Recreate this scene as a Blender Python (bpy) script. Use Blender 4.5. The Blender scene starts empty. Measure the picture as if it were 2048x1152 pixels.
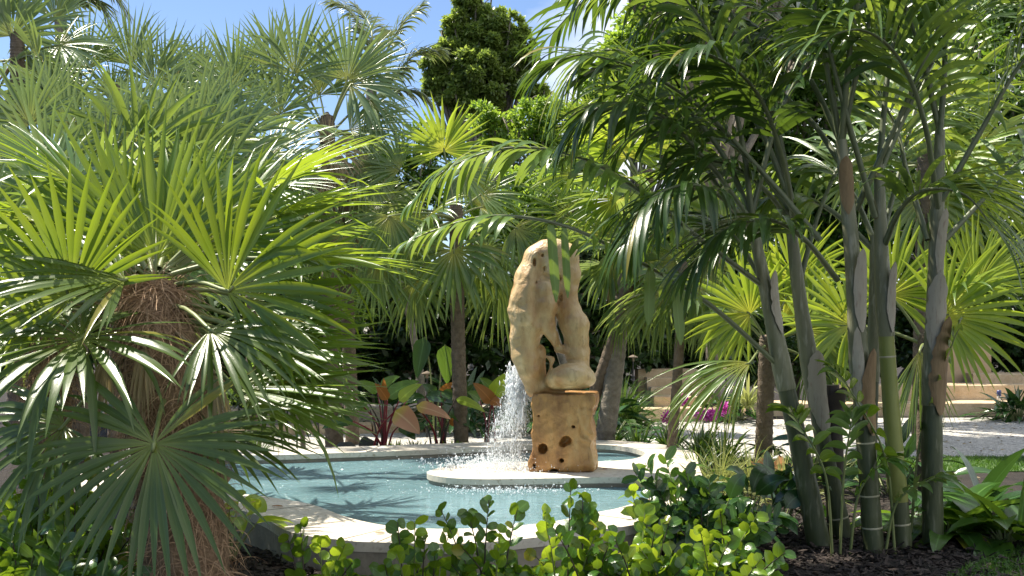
import bpy, math, random
import numpy as np
from mathutils import Vector
from mathutils.geometry import tessellate_polygon

# ------------------------------------------------------------------ camera, sky, sun, exposure
S = bpy.context.scene
COL = S.collection
F, HZ, EYE = 2196.0, 650.0, 1.5          # focal length in photo pixels, horizon row, eye height
cam = bpy.data.cameras.new("camera"); co = bpy.data.objects.new("camera", cam); COL.objects.link(co)
co.location = (0, 0, EYE); co.rotation_euler = (math.radians(90), 0, 0)
cam.sensor_width = 36; cam.lens = 36 * F / 2048; cam.shift_y = (HZ - 576) / 2048; cam.clip_end = 500
S.camera = co
SUN_DIR = np.array([-.42, .26, .87]); SUN_DIR /= np.linalg.norm(SUN_DIR)
w = bpy.data.worlds.new("World"); S.world = w; w.use_nodes = True
nt = w.node_tree; nt.nodes.clear()
sky = nt.nodes.new("ShaderNodeTexSky"); sky.sky_type = 'NISHITA'; sky.sun_disc = False
sky.sun_elevation = math.asin(SUN_DIR[2]); sky.sun_rotation = math.atan2(SUN_DIR[0], SUN_DIR[1])
sky.air_density = 1.0; sky.dust_density = .3; sky.ozone_density = 2.5
tc = nt.nodes.new("ShaderNodeTexCoord")
mp = nt.nodes.new("ShaderNodeMapping"); mp.inputs['Scale'].default_value = (2.2, 2.2, 5.0); mp.inputs['Location'].default_value = (.35, .1, .3)
nz = nt.nodes.new("ShaderNodeTexNoise"); nz.inputs['Scale'].default_value = 1.6; nz.inputs['Detail'].default_value = 7; nz.inputs['Roughness'].default_value = .55
rp = nt.nodes.new("ShaderNodeValToRGB"); rp.color_ramp.elements[0].position = .46; rp.color_ramp.elements[1].position = .72
sx = nt.nodes.new("ShaderNodeSeparateXYZ")
mr = nt.nodes.new("ShaderNodeMapRange"); mr.inputs['From Min'].default_value = -.06; mr.inputs['From Max'].default_value = .1; mr.inputs['To Min'].default_value = -.22; mr.inputs['To Max'].default_value = .3
ad = nt.nodes.new("ShaderNodeMath"); ad.operation = 'ADD'
mx = nt.nodes.new("ShaderNodeMix"); mx.data_type = 'RGBA'; mx.inputs[7].default_value = (8.2, 8.6, 9.2, 1)
bg = nt.nodes.new("ShaderNodeBackground"); bg.inputs['Strength'].default_value = .07
wo = nt.nodes.new("ShaderNodeOutputWorld")
L_ = nt.links.new
L_(tc.outputs['Generated'], mp.inputs['Vector']); L_(mp.outputs[0], nz.inputs['Vector'])
L_(tc.outputs['Generated'], sx.inputs[0]); L_(sx.outputs[0], mr.inputs['Value'])
L_(nz.outputs['Fac'], ad.inputs[0]); L_(mr.outputs[0], ad.inputs[1]); L_(ad.outputs[0], rp.inputs['Fac'])
tint = nt.nodes.new("ShaderNodeMix"); tint.data_type = 'RGBA'; tint.blend_type = 'MULTIPLY'; tint.inputs[0].default_value = 1; tint.inputs[7].default_value = (1.0, 1.03, 1.15, 1)
L_(rp.outputs['Color'], mx.inputs[0]); L_(sky.outputs[0], tint.inputs[6]); L_(tint.outputs[2], mx.inputs[6]); L_(mx.outputs[2], bg.inputs['Color']); L_(bg.outputs[0], wo.inputs[0])
sl = bpy.data.lights.new("sun", 'SUN'); sl.energy = 5.0; sl.angle = math.radians(.5); sl.color = (1, .93, .80)
so = bpy.data.objects.new("sun", sl); COL.objects.link(so)
so.rotation_euler = Vector(-SUN_DIR).to_track_quat('-Z', 'Y').to_euler(); so.location = (-8, 5, 17)
S.view_settings.view_transform = 'Standard'; S.view_settings.look = 'None'
S.view_settings.exposure = 1.1; S.view_settings.gamma = 1
cy = S.cycles
cy.max_bounces = 8; cy.diffuse_bounces = 4; cy.glossy_bounces = 3; cy.transmission_bounces = 5; cy.transparent_max_bounces = 6
cy.caustics_reflective = False; cy.caustics_refractive = False
cy.use_denoising = True; cy.sample_clamp_indirect = 6

# ------------------------------------------------------------------ helpers
R = np.random.default_rng(11)
UP = np.array([0, 0, 1.0])
def P(px, py, d): return np.array([(px - 1024) / F * d, d, EYE - (py - HZ) / F * d])
def G(px, py, z=0.0):
    d = (EYE - z) * F / (py - HZ); return np.array([(px - 1024) / F * d, d, z])
def nrm(v):
    v = np.asarray(v, float); return v / np.maximum(np.linalg.norm(v, axis=-1, keepdims=True), 1e-9)

class MB:
    def __init__(s): s.v = []; s.uv = []; s.q = []; s.t = []; s.qm = []; s.tm = []; s.n = 0
    def add(s, v, q=None, t=None, uv=None, m=0):
        v = np.asarray(v, float).reshape(-1, 3)
        s.v.append(v); s.uv.append(np.zeros((len(v), 2)) if uv is None else np.asarray(uv, float).reshape(-1, 2))
        if q is not None and len(q):
            q = np.asarray(q).reshape(-1, 4); s.q.append(q + s.n); s.qm.append(np.full(len(q), m))
        if t is not None and len(t):
            t = np.asarray(t).reshape(-1, 3); s.t.append(t + s.n); s.tm.append(np.full(len(t), m))
        s.n += len(v)
    def build(s, name, mats, parent=None, base=(0, 0, 0), smooth=True):
        base = np.asarray(base, float)
        me = bpy.data.meshes.new(name)
        v = np.concatenate(s.v) - base; uv = np.concatenate(s.uv)
        q = np.concatenate(s.q) if s.q else np.zeros((0, 4), int); t = np.concatenate(s.t) if s.t else np.zeros((0, 3), int)
        lv = np.concatenate([q.ravel(), t.ravel()]).astype(np.int32)
        nq, n3 = len(q), len(t)
        me.vertices.add(len(v)); me.vertices.foreach_set('co', v.astype(np.float32).ravel())
        me.loops.add(len(lv)); me.loops.foreach_set('vertex_index', lv)
        me.polygons.add(nq + n3)
        ls = np.concatenate([np.arange(nq) * 4, nq * 4 + np.arange(n3) * 3]).astype(np.int32)
        me.polygons.foreach_set('loop_start', ls)
        mi = np.concatenate(s.qm + s.tm) if (s.qm or s.tm) else np.zeros(0)
        me.polygons.foreach_set('material_index', mi.astype(np.int32))
        me.polygons.foreach_set('use_smooth', np.full(nq + n3, smooth))
        u = me.uv_layers.new(name='UVMap'); u.data.foreach_set('uv', uv[lv].astype(np.float32).ravel())
        me.update(calc_edges=True); me.validate()
        for m in (mats if isinstance(mats, (list, tuple)) else [mats]): me.materials.append(m)
        o = bpy.data.objects.new(name, me); COL.objects.link(o)
        if parent is not None: o.parent = parent
        else: o.location = base
        return o

def tag(o, label=None, cat=None, group=None, kind=None):
    if label: o['label'] = label
    if cat: o['category'] = cat
    if group: o['group'] = group
    if kind: o['kind'] = kind
    return o
def thing(name, label, cat, base, group=None):
    o = bpy.data.objects.new(name, None); COL.objects.link(o); o.location = tuple(base); o.empty_display_size = .2
    return tag(o, label, cat, group)

LANCE = lambda t: np.sin(np.pi * np.clip(t, 0, 1) ** .75) ** .8
OVAL = lambda t: np.sqrt(np.clip(1 - (2 * t - 1) ** 2, 0, 1))
HEART = lambda t: np.clip(np.sqrt(np.clip(t * 5, 0, 1)) * (1 - t ** 2.2) ** .9, 0, 1)
STRAP = lambda t: np.clip(np.minimum(1, .55 + 2 * t) * (1 - t ** 3), 0, 1)

def leaves(mb, p, d, n, L, W, prof, droop=0.0, K=6, fold=.25, m=0, curl=0.0):
    """n leaves at once: p base, d direction, n face normal; the centre line sinks under its own weight."""
    p = np.atleast_2d(p).astype(float); c = len(p)
    d = nrm(np.broadcast_to(d, (c, 3)).copy()); n = np.broadcast_to(n, (c, 3)).astype(float)
    L = np.broadcast_to(L, (c,)).astype(float); W = np.broadcast_to(W, (c,)).astype(float); droop = np.broadcast_to(droop, (c,)).astype(float)
    curl = np.broadcast_to(curl, (c,)).astype(float)
    ts = np.linspace(0, 1, K); pts = np.zeros((c, K, 3)); ds = np.zeros((c, K, 3)); pts[:, 0] = p; ds[:, 0] = d
    for k in range(1, K):
        h = 1.0 / (K - 1)
        d = nrm(d + droop[:, None] * h * (.3 + 1.6 * ts[k]) * -UP - curl[:, None] * h * n)
        pts[:, k] = pts[:, k - 1] + d * (L[:, None] * h); ds[:, k] = d
    s = nrm(np.cross(ds, n[:, None, :])); nn = nrm(np.cross(s, ds))
    pr = prof(ts) if callable(prof) else np.asarray(prof)
    hw = (W[:, None] * .5) * (pr if pr.ndim == 2 else pr[None, :])
    hw = hw[..., None]
    l = pts - s * hw + nn * hw * fold; r = pts + s * hw + nn * hw * fold
    V = np.stack([l, pts, r], axis=2)
    uv = np.zeros((c, K, 3, 2)); uv[..., 0] = np.array([0, .5, 1])[None, None, :]; uv[..., 1] = ts[None, :, None]
    b = (np.arange(c) * K * 3)[:, None, None]; k = (np.arange(K - 1) * 3)[None, :, None]; j = np.arange(2)[None, None, :]
    i0 = b + k + j
    q = np.stack([i0, i0 + 1, i0 + 4, i0 + 3], axis=-1)
    mb.add(V, q=q, uv=uv, m=m)

def cards(mb, p, d, n, L, W, m=0):
    c = len(p); d = nrm(d); s = nrm(np.cross(d, n)); up = nrm(np.cross(s, d))
    L = np.broadcast_to(L, (c,))[:, None]; W = np.broadcast_to(W, (c,))[:, None]
    V = np.stack([p, p + d * L * .45 - s * W * .5 + up * W * .12, p + d * L, p + d * L * .45 + s * W * .5 + up * W * .12], axis=1)
    i = np.arange(c)[:, None] * 4
    uv = np.broadcast_to(np.array([[.5, 0], [0, .5], [.5, 1], [1, .5]]), (c, 4, 2))
    mb.add(V, q=i + np.arange(4)[None, :], uv=uv, m=m)

def tube(mb, pts, rad, n=10, m=0, cap=True, jit=0):
    pts = np.asarray(pts, float); k = len(pts); rad = np.broadcast_to(rad, (k,)).astype(float)
    t = nrm(np.gradient(pts, axis=0)); ref = np.array([1, 0, 0.]) if abs(t[0][0]) < .8 else np.array([0, 1., 0])
    a = nrm(np.cross(t, ref)); b = np.cross(t, a); th = np.arange(n) / n * 2 * np.pi
    rr = rad[:, None] * (1 + jit * R.standard_normal((k, n)))
    V = pts[:, None] + rr[..., None] * (np.cos(th)[None, :, None] * a[:, None] + np.sin(th)[None, :, None] * b[:, None])
    i = (np.arange(k - 1)[:, None] * n); j = np.arange(n)[None]; j2 = (j + 1) % n
    q = np.stack([i + j, i + j2, i + n + j2, i + n + j], -1)
    uv = np.zeros((k, n, 2)); uv[..., 0] = np.arange(n) / n; uv[..., 1] = np.linspace(0, 1, k)[:, None]
    mb.add(V, q=q, uv=uv, m=m)
    if cap:
        tri = np.stack([np.zeros(n - 2, int), np.arange(1, n - 1), np.arange(2, n)], -1)
        mb.add(V[-1], t=tri, uv=uv[-1], m=m)

def spline(ctrl, m):
    c = np.asarray(ctrl, float); c = np.vstack([2 * c[0] - c[1], c, 2 * c[-1] - c[-2]]); n = len(c) - 3
    out = []
    for u in np.linspace(0, n - 1e-6, m):
        i = int(u); f = u - i; a, b, e, g = c[i:i + 4]
        out.append(.5 * (2 * b + (e - a) * f + (2 * a - 5 * b + 4 * e - g) * f ** 2 + (3 * b - a - 3 * e + g) * f ** 3))
    return np.array(out)

def boxv(mb, c, s, rz=0, m=0, jit=0):
    c = np.asarray(c, float); s = np.asarray(s, float) / 2
    b = min(.012, s.min() * .35)
    V = []
    for (z, ins) in ((-1, 0), (1 - b / s[2], 0), (1, b)):
        for sx_, sy_ in ((-1, -1), (1, -1), (1, 1), (-1, 1)):
            V.append([sx_ * (s[0] - ins), sy_ * (s[1] - ins), z * s[2]])
    V = np.array(V); V += jit * R.standard_normal(V.shape)
    cr, sr = math.cos(rz), math.sin(rz); V = V @ np.array([[cr, sr, 0], [-sr, cr, 0], [0, 0, 1]]) + c
    q = [[i + k * 4, (i + 1) % 4 + k * 4, (i + 1) % 4 + 4 + k * 4, i + 4 + k * 4] for k in range(2) for i in range(4)] + [[8, 9, 10, 11], [3, 2, 1, 0]]
    mb.add(V, q=q, m=m)

def lathe(mb, prof, c=(0, 0, 0), n=14, m=0):
    pr = np.asarray(prof, float); th = np.arange(n) / n * 2 * np.pi; k = len(pr)
    V = np.stack([pr[:, :1] * np.cos(th), pr[:, :1] * np.sin(th), np.repeat(pr[:, 1:], n, 1)], -1) + np.asarray(c)
    i = (np.arange(k - 1)[:, None] * n); j = np.arange(n)[None]; j2 = (j + 1) % n
    mb.add(V, q=np.stack([i + j, i + j2, i + n + j2, i + n + j], -1), m=m)

# smooth surfaces from a distance field (naive surface nets)
def surfnet(f, lo, h):
    ins = f < 0
    nx, ny, nz_ = f.shape
    c = np.zeros((nx - 1, ny - 1, nz_ - 1), int)
    acc = np.zeros(c.shape + (3,)); cnt = np.zeros(c.shape)
    cor = [(i, j, k) for i in (0, 1) for j in (0, 1) for k in (0, 1)]
    def sl_(a, o): return a[o[0]:o[0] + nx - 1, o[1]:o[1] + ny - 1, o[2]:o[2] + nz_ - 1]
    for a in cor:
        for ax in range(3):
            if a[ax]: continue
            b = list(a); b[ax] = 1
            fa, fb = sl_(f, a), sl_(f, b); x = (fa < 0) != (fb < 0)
            tt = np.where(x, fa / np.where(fa == fb, 1, fa - fb), 0)
            p = np.zeros(c.shape + (3,)); p[...] = a; p[..., ax] = tt
            acc += p * x[..., None]; cnt += x
    act = cnt > 0; idx = -np.ones(c.shape, int); idx[act] = np.arange(act.sum())
    g = np.argwhere(act); V = (g + acc[act] / cnt[act][:, None]) * h + lo
    Q = []
    for ax in range(3):
        u, v_ = [(1, 2), (2, 0), (0, 1)][ax]
        sa = [slice(0, None)] * 3; sb = [slice(0, None)] * 3; sa[ax] = slice(0, -1); sb[ax] = slice(1, None)
        cr = ins[tuple(sa)] != ins[tuple(sb)]
        e = np.argwhere(cr); e = e[(e[:, u] > 0) & (e[:, v_] > 0) & (e[:, u] < c.shape[u]) & (e[:, v_] < c.shape[v_])]
        e = e[e[:, ax] < c.shape[ax]]
        def I(du, dv):
            z = e.copy(); z[:, u] -= du; z[:, v_] -= dv; return idx[z[:, 0], z[:, 1], z[:, 2]]
        q = np.stack([I(1, 1), I(0, 1), I(0, 0), I(1, 0)], -1)
        fl = ~ins[e[:, 0], e[:, 1], e[:, 2]]; q[fl] = q[fl][:, ::-1]; Q.append(q)
    return V, np.concatenate(Q)
def wob(X, seed, freq, oct_=3):
    r = np.random.default_rng(seed); out = 0
    for o in range(oct_):
        for _ in range(4):
            k = r.standard_normal(3) * freq * 2 ** o; out = out + np.sin(X @ k + r.random() * 6.28) / (4 * 1.7 ** o)
    return out

# ------------------------------------------------------------------ materials
def mat(name):
    m = bpy.data.materials.new(name); m.use_nodes = True; t = m.node_tree
    return m, t, t.nodes['Principled BSDF'], t.nodes['Material Output'], t.links.new
def node(t, typ, **k):
    n = t.nodes.new(typ)
    for a, b in k.items():
        if a in n.inputs: n.inputs[a].default_value = b
        else: setattr(n, a, b)
    return n
def mixc(t, fac, a, b, blend='MIX'):
    n = t.nodes.new('ShaderNodeMix'); n.data_type = 'RGBA'; n.blend_type = blend; n.clamp_result = False
    for i, x in ((0, fac), (6, a), (7, b)):
        if isinstance(x, bpy.types.NodeSocket): t.links.new(x, n.inputs[i])
        elif i == 0: n.inputs[0].default_value = x
        else: n.inputs[i].default_value = (*x, 1)
    return n.outputs[2]
def ramp(t, src, stops):
    n = t.nodes.new('ShaderNodeValToRGB'); e = n.color_ramp.elements
    while len(e) < len(stops): e.new(.5)
    for i, (p, c) in enumerate(stops): e[i].position = p; e[i].color = (*c, 1) if len(c) == 3 else c
    t.links.new(src, n.inputs[0]); return n.outputs[0]

def leafmat(name, c1, c2, tr, rough=.38, tmix=.42, hub=None, tip=None, spec=.6, rib=.25, back=None, old=0):
    m, t, b, o, l = mat(name)
    geo = node(t, 'ShaderNodeNewGeometry'); uvn = node(t, 'ShaderNodeUVMap'); sep = node(t, 'ShaderNodeSeparateXYZ'); l(uvn.outputs[0], sep.inputs[0])
    col = mixc(t, geo.outputs['Random Per Island'], c1, c2)
    if old:   # the odd yellowed leaf
        col = mixc(t, ramp(t, geo.outputs['Random Per Island'], [(1 - old, (0, 0, 0)), (1 - old * .5, (1, 1, 1))]), col, (.3, .24, .03))
    tco = node(t, 'ShaderNodeTexCoord'); n1 = node(t, 'ShaderNodeTexNoise', Scale=3.0, Detail=3.0); l(tco.outputs['Object'], n1.inputs['Vector'])
    f = ramp(t, n1.outputs['Fac'], [(.3, (0, 0, 0)), (.7, (1, 1, 1))])
    col = mixc(t, f, col, mixc(t, .35, col, tuple(x * 1.7 for x in c2)))
    trc = mixc(t, f, tr, tuple(x * y for x, y in zip(tr, (.75, .85, .8))))
    if hub:
        hf = ramp(t, sep.outputs[1], [(0.02, (1, 1, 1)), (.32, (0, 0, 0))]); col = mixc(t, hf, col, hub); trc = mixc(t, hf, trc, tuple(min(1, x * 2) for x in hub))
    if tip:
        hs_ = node(t, 'ShaderNodeMath', operation='MULTIPLY_ADD'); l(geo.outputs['Random Per Island'], hs_.inputs[0]); hs_.inputs[1].default_value = .22; l(sep.outputs[1], hs_.inputs[2])
        hf = ramp(t, hs_.outputs[0], [(1.0, (0, 0, 0)), (1.14, (1, 1, 1))]); col = mixc(t, hf, col, tip); trc = mixc(t, hf, trc, tip)
    if rib:   # pale midrib and fine lengthwise veins
        rf = ramp(t, sep.outputs[0], [(.44, (0, 0, 0)), (.5, (rib,) * 3), (.56, (0, 0, 0))]); col = mixc(t, rf, col, tuple(min(1, x * 3 + .05) for x in c2))
    if back:
        col = mixc(t, geo.outputs['Backfacing'], col, back)
    wv = node(t, 'ShaderNodeTexWave', Scale=14.0, Distortion=1.0); wv.bands_direction = 'X'; l(uvn.outputs[0], wv.inputs['Vector'])
    bp = node(t, 'ShaderNodeBump', Strength=.12, Distance=.002); l(wv.outputs['Fac'], bp.inputs['Height'])
    l(col, b.inputs['Base Color']); b.inputs['Roughness'].default_value = rough; b.inputs['Specular IOR Level'].default_value = spec
    l(bp.outputs[0], b.inputs['Normal'])
    tl = node(t, 'ShaderNodeBsdfTranslucent'); l(trc, tl.inputs['Color'])
    ms = node(t, 'ShaderNodeMixShader'); ms.inputs[0].default_value = tmix
    l(b.outputs[0], ms.inputs[1]); l(tl.outputs[0], ms.inputs[2]); l(ms.outputs[0], o.inputs[0])
    return m
def stonemat(name, c1, c2, scale=6, bump=.4, rough=.85, c3=None, fine=60, dist=.02, zs=1.0):
    m, t, b, o, l = mat(name)
    tc0 = node(t, 'ShaderNodeTexCoord'); tco = node(t, 'ShaderNodeMapping'); tco.inputs['Scale'].default_value = (1, 1, zs); l(tc0.outputs['Object'], tco.inputs['Vector'])
    n1 = node(t, 'ShaderNodeTexNoise', Scale=scale, Detail=8.0, Roughness=.65); l(tco.outputs[0], n1.inputs['Vector'])
    n2 = node(t, 'ShaderNodeTexNoise', Scale=fine, Detail=4.0); l(tco.outputs[0], n2.inputs['Vector'])
    col = ramp(t, n1.outputs['Fac'], [(.32, c1), (.68, c2)])
    if c3: col = mixc(t, ramp(t, n2.outputs['Fac'], [(.55, (0, 0, 0)), (.75, (1, 1, 1))]), col, c3)
    l(col, b.inputs['Base Color']); b.inputs['Roughness'].default_value = rough
    a = node(t, 'ShaderNodeMath', operation='ADD'); l(n1.outputs['Fac'], a.inputs[0]); l(n2.outputs['Fac'], a.inputs[1])
    bp = node(t, 'ShaderNodeBump', Strength=bump, Distance=dist); l(a.outputs[0], bp.inputs['Height']); l(bp.outputs[0], b.inputs['Normal'])
    return m

M = {}
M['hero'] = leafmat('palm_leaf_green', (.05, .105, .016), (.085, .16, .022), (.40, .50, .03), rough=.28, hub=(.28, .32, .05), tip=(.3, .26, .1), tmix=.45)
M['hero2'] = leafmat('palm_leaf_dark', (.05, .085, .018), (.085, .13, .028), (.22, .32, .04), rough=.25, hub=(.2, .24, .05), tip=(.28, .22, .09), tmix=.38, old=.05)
M['silver'] = leafmat('palm_leaf_silver', (.105, .17, .07), (.18, .245, .105), (.32, .41, .09), rough=.28, hub=(.24, .25, .06), tip=(.25, .24, .12), tmix=.3, back=(.19, .25, .15), old=.05)
M['lime'] = leafmat('palm_leaf_lime', (.09, .17, .02), (.13, .22, .03), (.52, .62, .05), rough=.35, hub=(.4, .4, .05), tip=(.3, .28, .1), tmix=.5)
M['thatch'] = leafmat('palm_leaf_mid', (.07, .13, .03), (.11, .18, .045), (.32, .40, .06), rough=.26, hub=(.3, .3, .06), tip=(.28, .24, .1), tmix=.4, old=.05)
M['dead'] = leafmat('palm_leaf_dead', (.26, .2, .11), (.36, .28, .16), (.3, .22, .1), rough=.6, tmix=.3)
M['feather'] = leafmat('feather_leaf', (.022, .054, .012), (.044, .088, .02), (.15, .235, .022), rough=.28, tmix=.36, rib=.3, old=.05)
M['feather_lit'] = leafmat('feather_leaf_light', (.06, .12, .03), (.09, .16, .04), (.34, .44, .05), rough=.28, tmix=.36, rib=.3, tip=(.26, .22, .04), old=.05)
M['coco'] = leafmat('coconut_leaf', (.10, .14, .05), (.16, .19, .07), (.3, .34, .1), rough=.35, tmix=.3)
M['plum'] = leafmat('round_leaf', (.03, .085, .012), (.055, .125, .016), (.30, .43, .02), rough=.22, tmix=.34, rib=.35, old=.05)
M['plum_young'] = leafmat('round_leaf_young', (.12, .22, .015), (.17, .28, .02), (.55, .68, .04), rough=.26, tmix=.45, rib=.35)
M['dark_leaf'] = leafmat('dark_broad_leaf', (.014, .045, .014), (.03, .075, .02), (.08, .17, .02), rough=.22, tmix=.25, rib=.5)
M['mid_leaf'] = leafmat('mid_broad_leaf', (.03, .085, .015), (.06, .13, .022), (.24, .38, .03), rough=.25, tmix=.36, rib=.5, old=.05)
M['yellow_leaf'] = leafmat('yellow_green_leaf', (.16, .26, .02), (.24, .33, .03), (.6, .7, .06), rough=.3, tmix=.45, rib=.5)
M['pink_leaf'] = leafmat('pink_leaf', (.42, .2, .12), (.5, .26, .14), (.7, .36, .16), rough=.3, tmix=.4, rib=.5, hub=(.42, .38, .05))
M['rust_leaf'] = leafmat('rust_leaf', (.22, .09, .025), (.3, .12, .03), (.5, .2, .04), rough=.3, tmix=.4, rib=.5)
M['varieg'] = leafmat('variegated_leaf', (.16, .2, .05), (.34, .36, .14), (.5, .52, .15), rough=.35, tmix=.35)
M['strap'] = leafmat('strap_leaf', (.025, .065, .015), (.05, .11, .02), (.2, .32, .03), rough=.3, tmix=.3)
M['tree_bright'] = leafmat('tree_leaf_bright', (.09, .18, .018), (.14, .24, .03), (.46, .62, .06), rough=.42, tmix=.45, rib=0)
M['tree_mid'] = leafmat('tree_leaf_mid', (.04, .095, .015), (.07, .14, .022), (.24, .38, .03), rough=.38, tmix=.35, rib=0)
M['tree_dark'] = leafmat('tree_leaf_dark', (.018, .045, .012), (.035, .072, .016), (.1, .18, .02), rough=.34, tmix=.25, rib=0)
M['tree_olive'] = leafmat('tree_leaf_olive', (.12, .175, .045), (.19, .25, .06), (.44, .55, .09), rough=.3, tmix=.45, rib=0)
M['magenta'] = leafmat('magenta_petal', (.55, .06, .42), (.65, .12, .5), (.7, .1, .5), rough=.5, tmix=.3, rib=0)

M['fibre'] = stonemat('palm_fibre', (.16, .10, .055), (.30, .20, .12), scale=25, rough=.95, bump=.6)
M['fibre2'] = stonemat('palm_fibre_strand', (.26, .155, .085), (.50, .34, .21), scale=40, rough=.9, bump=.2)
M['bark'] = stonemat('palm_bark', (.10, .075, .05), (.2, .155, .11), scale=18, rough=.95, bump=.7)
M['grey_bark'] = stonemat('grey_bark', (.14, .12, .09), (.27, .24, .19), scale=14, rough=.95, bump=.6)
M['petiole'] = stonemat('leaf_stalk', (.13, .17, .05), (.22, .24, .09), scale=5, rough=.45, bump=.05)
M['rachis'] = stonemat('frond_rib', (.085, .105, .05), (.16, .18, .09), scale=5, rough=.45, bump=.05)
M['red_stalk'] = stonemat('red_stalk', (.16, .012, .02), (.26, .02, .03), scale=5, rough=.35, bump=.05)
M['dark_stalk'] = stonemat('dark_stalk', (.035, .025, .02), (.07, .05, .035), scale=8, rough=.5, bump=.1)
M['stem_green'] = stonemat('cane_green', (.022, .036, .01), (.095, .105, .045), scale=9, rough=.5, bump=.2, c3=(.2, .2, .13), fine=30, zs=.18)
M['stem_lime'] = stonemat('cane_lime', (.13, .17, .025), (.27, .28, .07), scale=4, rough=.45, bump=.06, zs=.18)
M['stem_ring'] = stonemat('cane_ring', (.34, .32, .2), (.46, .42, .28), scale=20, rough=.7, bump=.1)
M['shaft'] = stonemat('crownshaft_grey', (.10, .11, .05), (.25, .245, .15), scale=9, rough=.5, bump=.2, c3=(.38, .37, .27), fine=30, zs=.18)
M['sheath'] = stonemat('dry_sheath', (.11, .065, .025), (.30, .205, .10), scale=9, rough=.7, bump=.3, zs=.18)
M['sheath_pale'] = stonemat('pale_sheath', (.34, .30, .22), (.46, .42, .33), scale=4, rough=.65, bump=.2, c3=(.26, .2, .15), zs=.18)
M['coral'] = stonemat('coral_stone', (.50, .36, .21), (.68, .54, .36), scale=5, rough=.9, bump=.6, c3=(.42, .32, .2))
M['coping'] = stonemat('coping_stone', (.47, .42, .34), (.68, .625, .54), scale=2.2, rough=.75, bump=.25, c3=(.36, .30, .22), fine=30, dist=.008)
M['poolwall'] = stonemat('pool_wall_stone', (.20, .175, .14), (.34, .30, .24), scale=4, rough=.85, bump=.3, c3=(.22, .19, .15), fine=25)
M['greystone'] = stonemat('grey_stone', (.22, .20, .16), (.44, .40, .33), scale=5, rough=.95, bump=.8, c3=(.12, .11, .09), fine=22)
M['darkrock'] = stonemat('dark_rock', (.03, .033, .03), (.07, .07, .06), scale=8, rough=.7, bump=.4)
M['whiterock'] = stonemat('white_rock', (.6, .58, .52), (.75, .73, .68), scale=8, rough=.9, bump=.4)
M['orange_wall'] = stonemat('ochre_render', (.48, .33, .19), (.58, .42, .26), scale=3, rough=.9, bump=.15)
M['soil'] = stonemat('dark_soil', (.012, .009, .007), (.035, .026, .019), scale=5, rough=1, bump=1.0, fine=45, dist=.04)
M['mulch'] = stonemat('mulch_chip', (.012, .008, .006), (.06, .04, .03), scale=7, rough=.85, bump=.4)
M['black'] = stonemat('black_plastic', (.012, .012, .012), (.02, .02, .02), scale=5, rough=.4, bump=.02)
M['tie'] = stonemat('green_tie', (.02, .2, .09), (.03, .25, .12), scale=5, rough=.5, bump=.02)
M['wood'] = stonemat('stake_wood', (.14, .11, .08), (.24, .19, .14), scale=12, rough=.9, bump=.3)
M['turf'] = stonemat('turf_base', (.03, .07, .012), (.05, .11, .018), scale=9, rough=1, bump=.5)
M['bluecap'] = stonemat('blue_cap', (.03, .04, .12), (.04, .05, .16), scale=5, rough=.35, bump=.01)
M['bottle'] = stonemat('pale_bottle', (.55, .58, .62), (.62, .65, .7), scale=5, rough=.2, bump=.01)

def gravelmat():
    m, t, b, o, l = mat('white_gravel')
    tco = node(t, 'ShaderNodeTexCoord'); v = node(t, 'ShaderNodeTexVoronoi', Scale=38.0); l(tco.outputs['Object'], v.inputs['Vector'])
    n = node(t, 'ShaderNodeTexNoise', Scale=1.2, Detail=6.0, Roughness=.7); l(tco.outputs['Object'], n.inputs['Vector'])
    sp = node(t, 'ShaderNodeSeparateColor'); l(v.outputs['Color'], sp.inputs[0])
    c = ramp(t, sp.outputs[0], [(0, (.10, .095, .09)), (.35, (.36, .345, .32)), (1, (.62, .60, .56))])
    c = mixc(t, ramp(t, n.outputs['Fac'], [(.35, (0, 0, 0)), (.75, (.6, .6, .6))]), c, (.52, .48, .41))
    l(c, b.inputs['Base Color']); b.inputs['Roughness'].default_value = .9
    bp = node(t, 'ShaderNodeBump', Strength=1.0, Distance=.02, invert=True); l(v.outputs['Distance'], bp.inputs['Height']); l(bp.outputs[0], b.inputs['Normal'])
    return m
def grassmat():
    return leafmat('lawn_grass', (.05, .12, .015), (.09, .18, .025), (.14, .26, .02), rough=.5, tmix=.3, rib=0)
def watermat():
    m, t, b, o, l = mat('pool_water')
    tco = node(t, 'ShaderNodeTexCoord'); mpn = node(t, 'ShaderNodeMapping'); mpn.inputs['Scale'].default_value = (1.0, 2.6, 1); mpn.inputs['Rotation'].default_value = (0, 0, .25); l(tco.outputs['Object'], mpn.inputs['Vector'])
    n1 = node(t, 'ShaderNodeTexNoise', Scale=6.5, Detail=6.0, Roughness=.6, Distortion=1.2); l(mpn.outputs[0], n1.inputs['Vector'])
    n3 = node(t, 'ShaderNodeTexNoise', Scale=.8, Detail=3.0); l(tco.outputs['Object'], n3.inputs['Vector'])
    c = ramp(t, n3.outputs['Fac'], [(.35, (.12, .225, .25)), (.65, (.18, .305, .335))])
    l(c, b.inputs['Base Color']); b.inputs['Roughness'].default_value = .06; b.inputs['IOR'].default_value = 1.33
    bp = node(t, 'ShaderNodeBump', Strength=.8, Distance=.06); l(n1.outputs['Fac'], bp.inputs['Height']); l(bp.outputs[0], b.inputs['Normal'])
    return m
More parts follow.
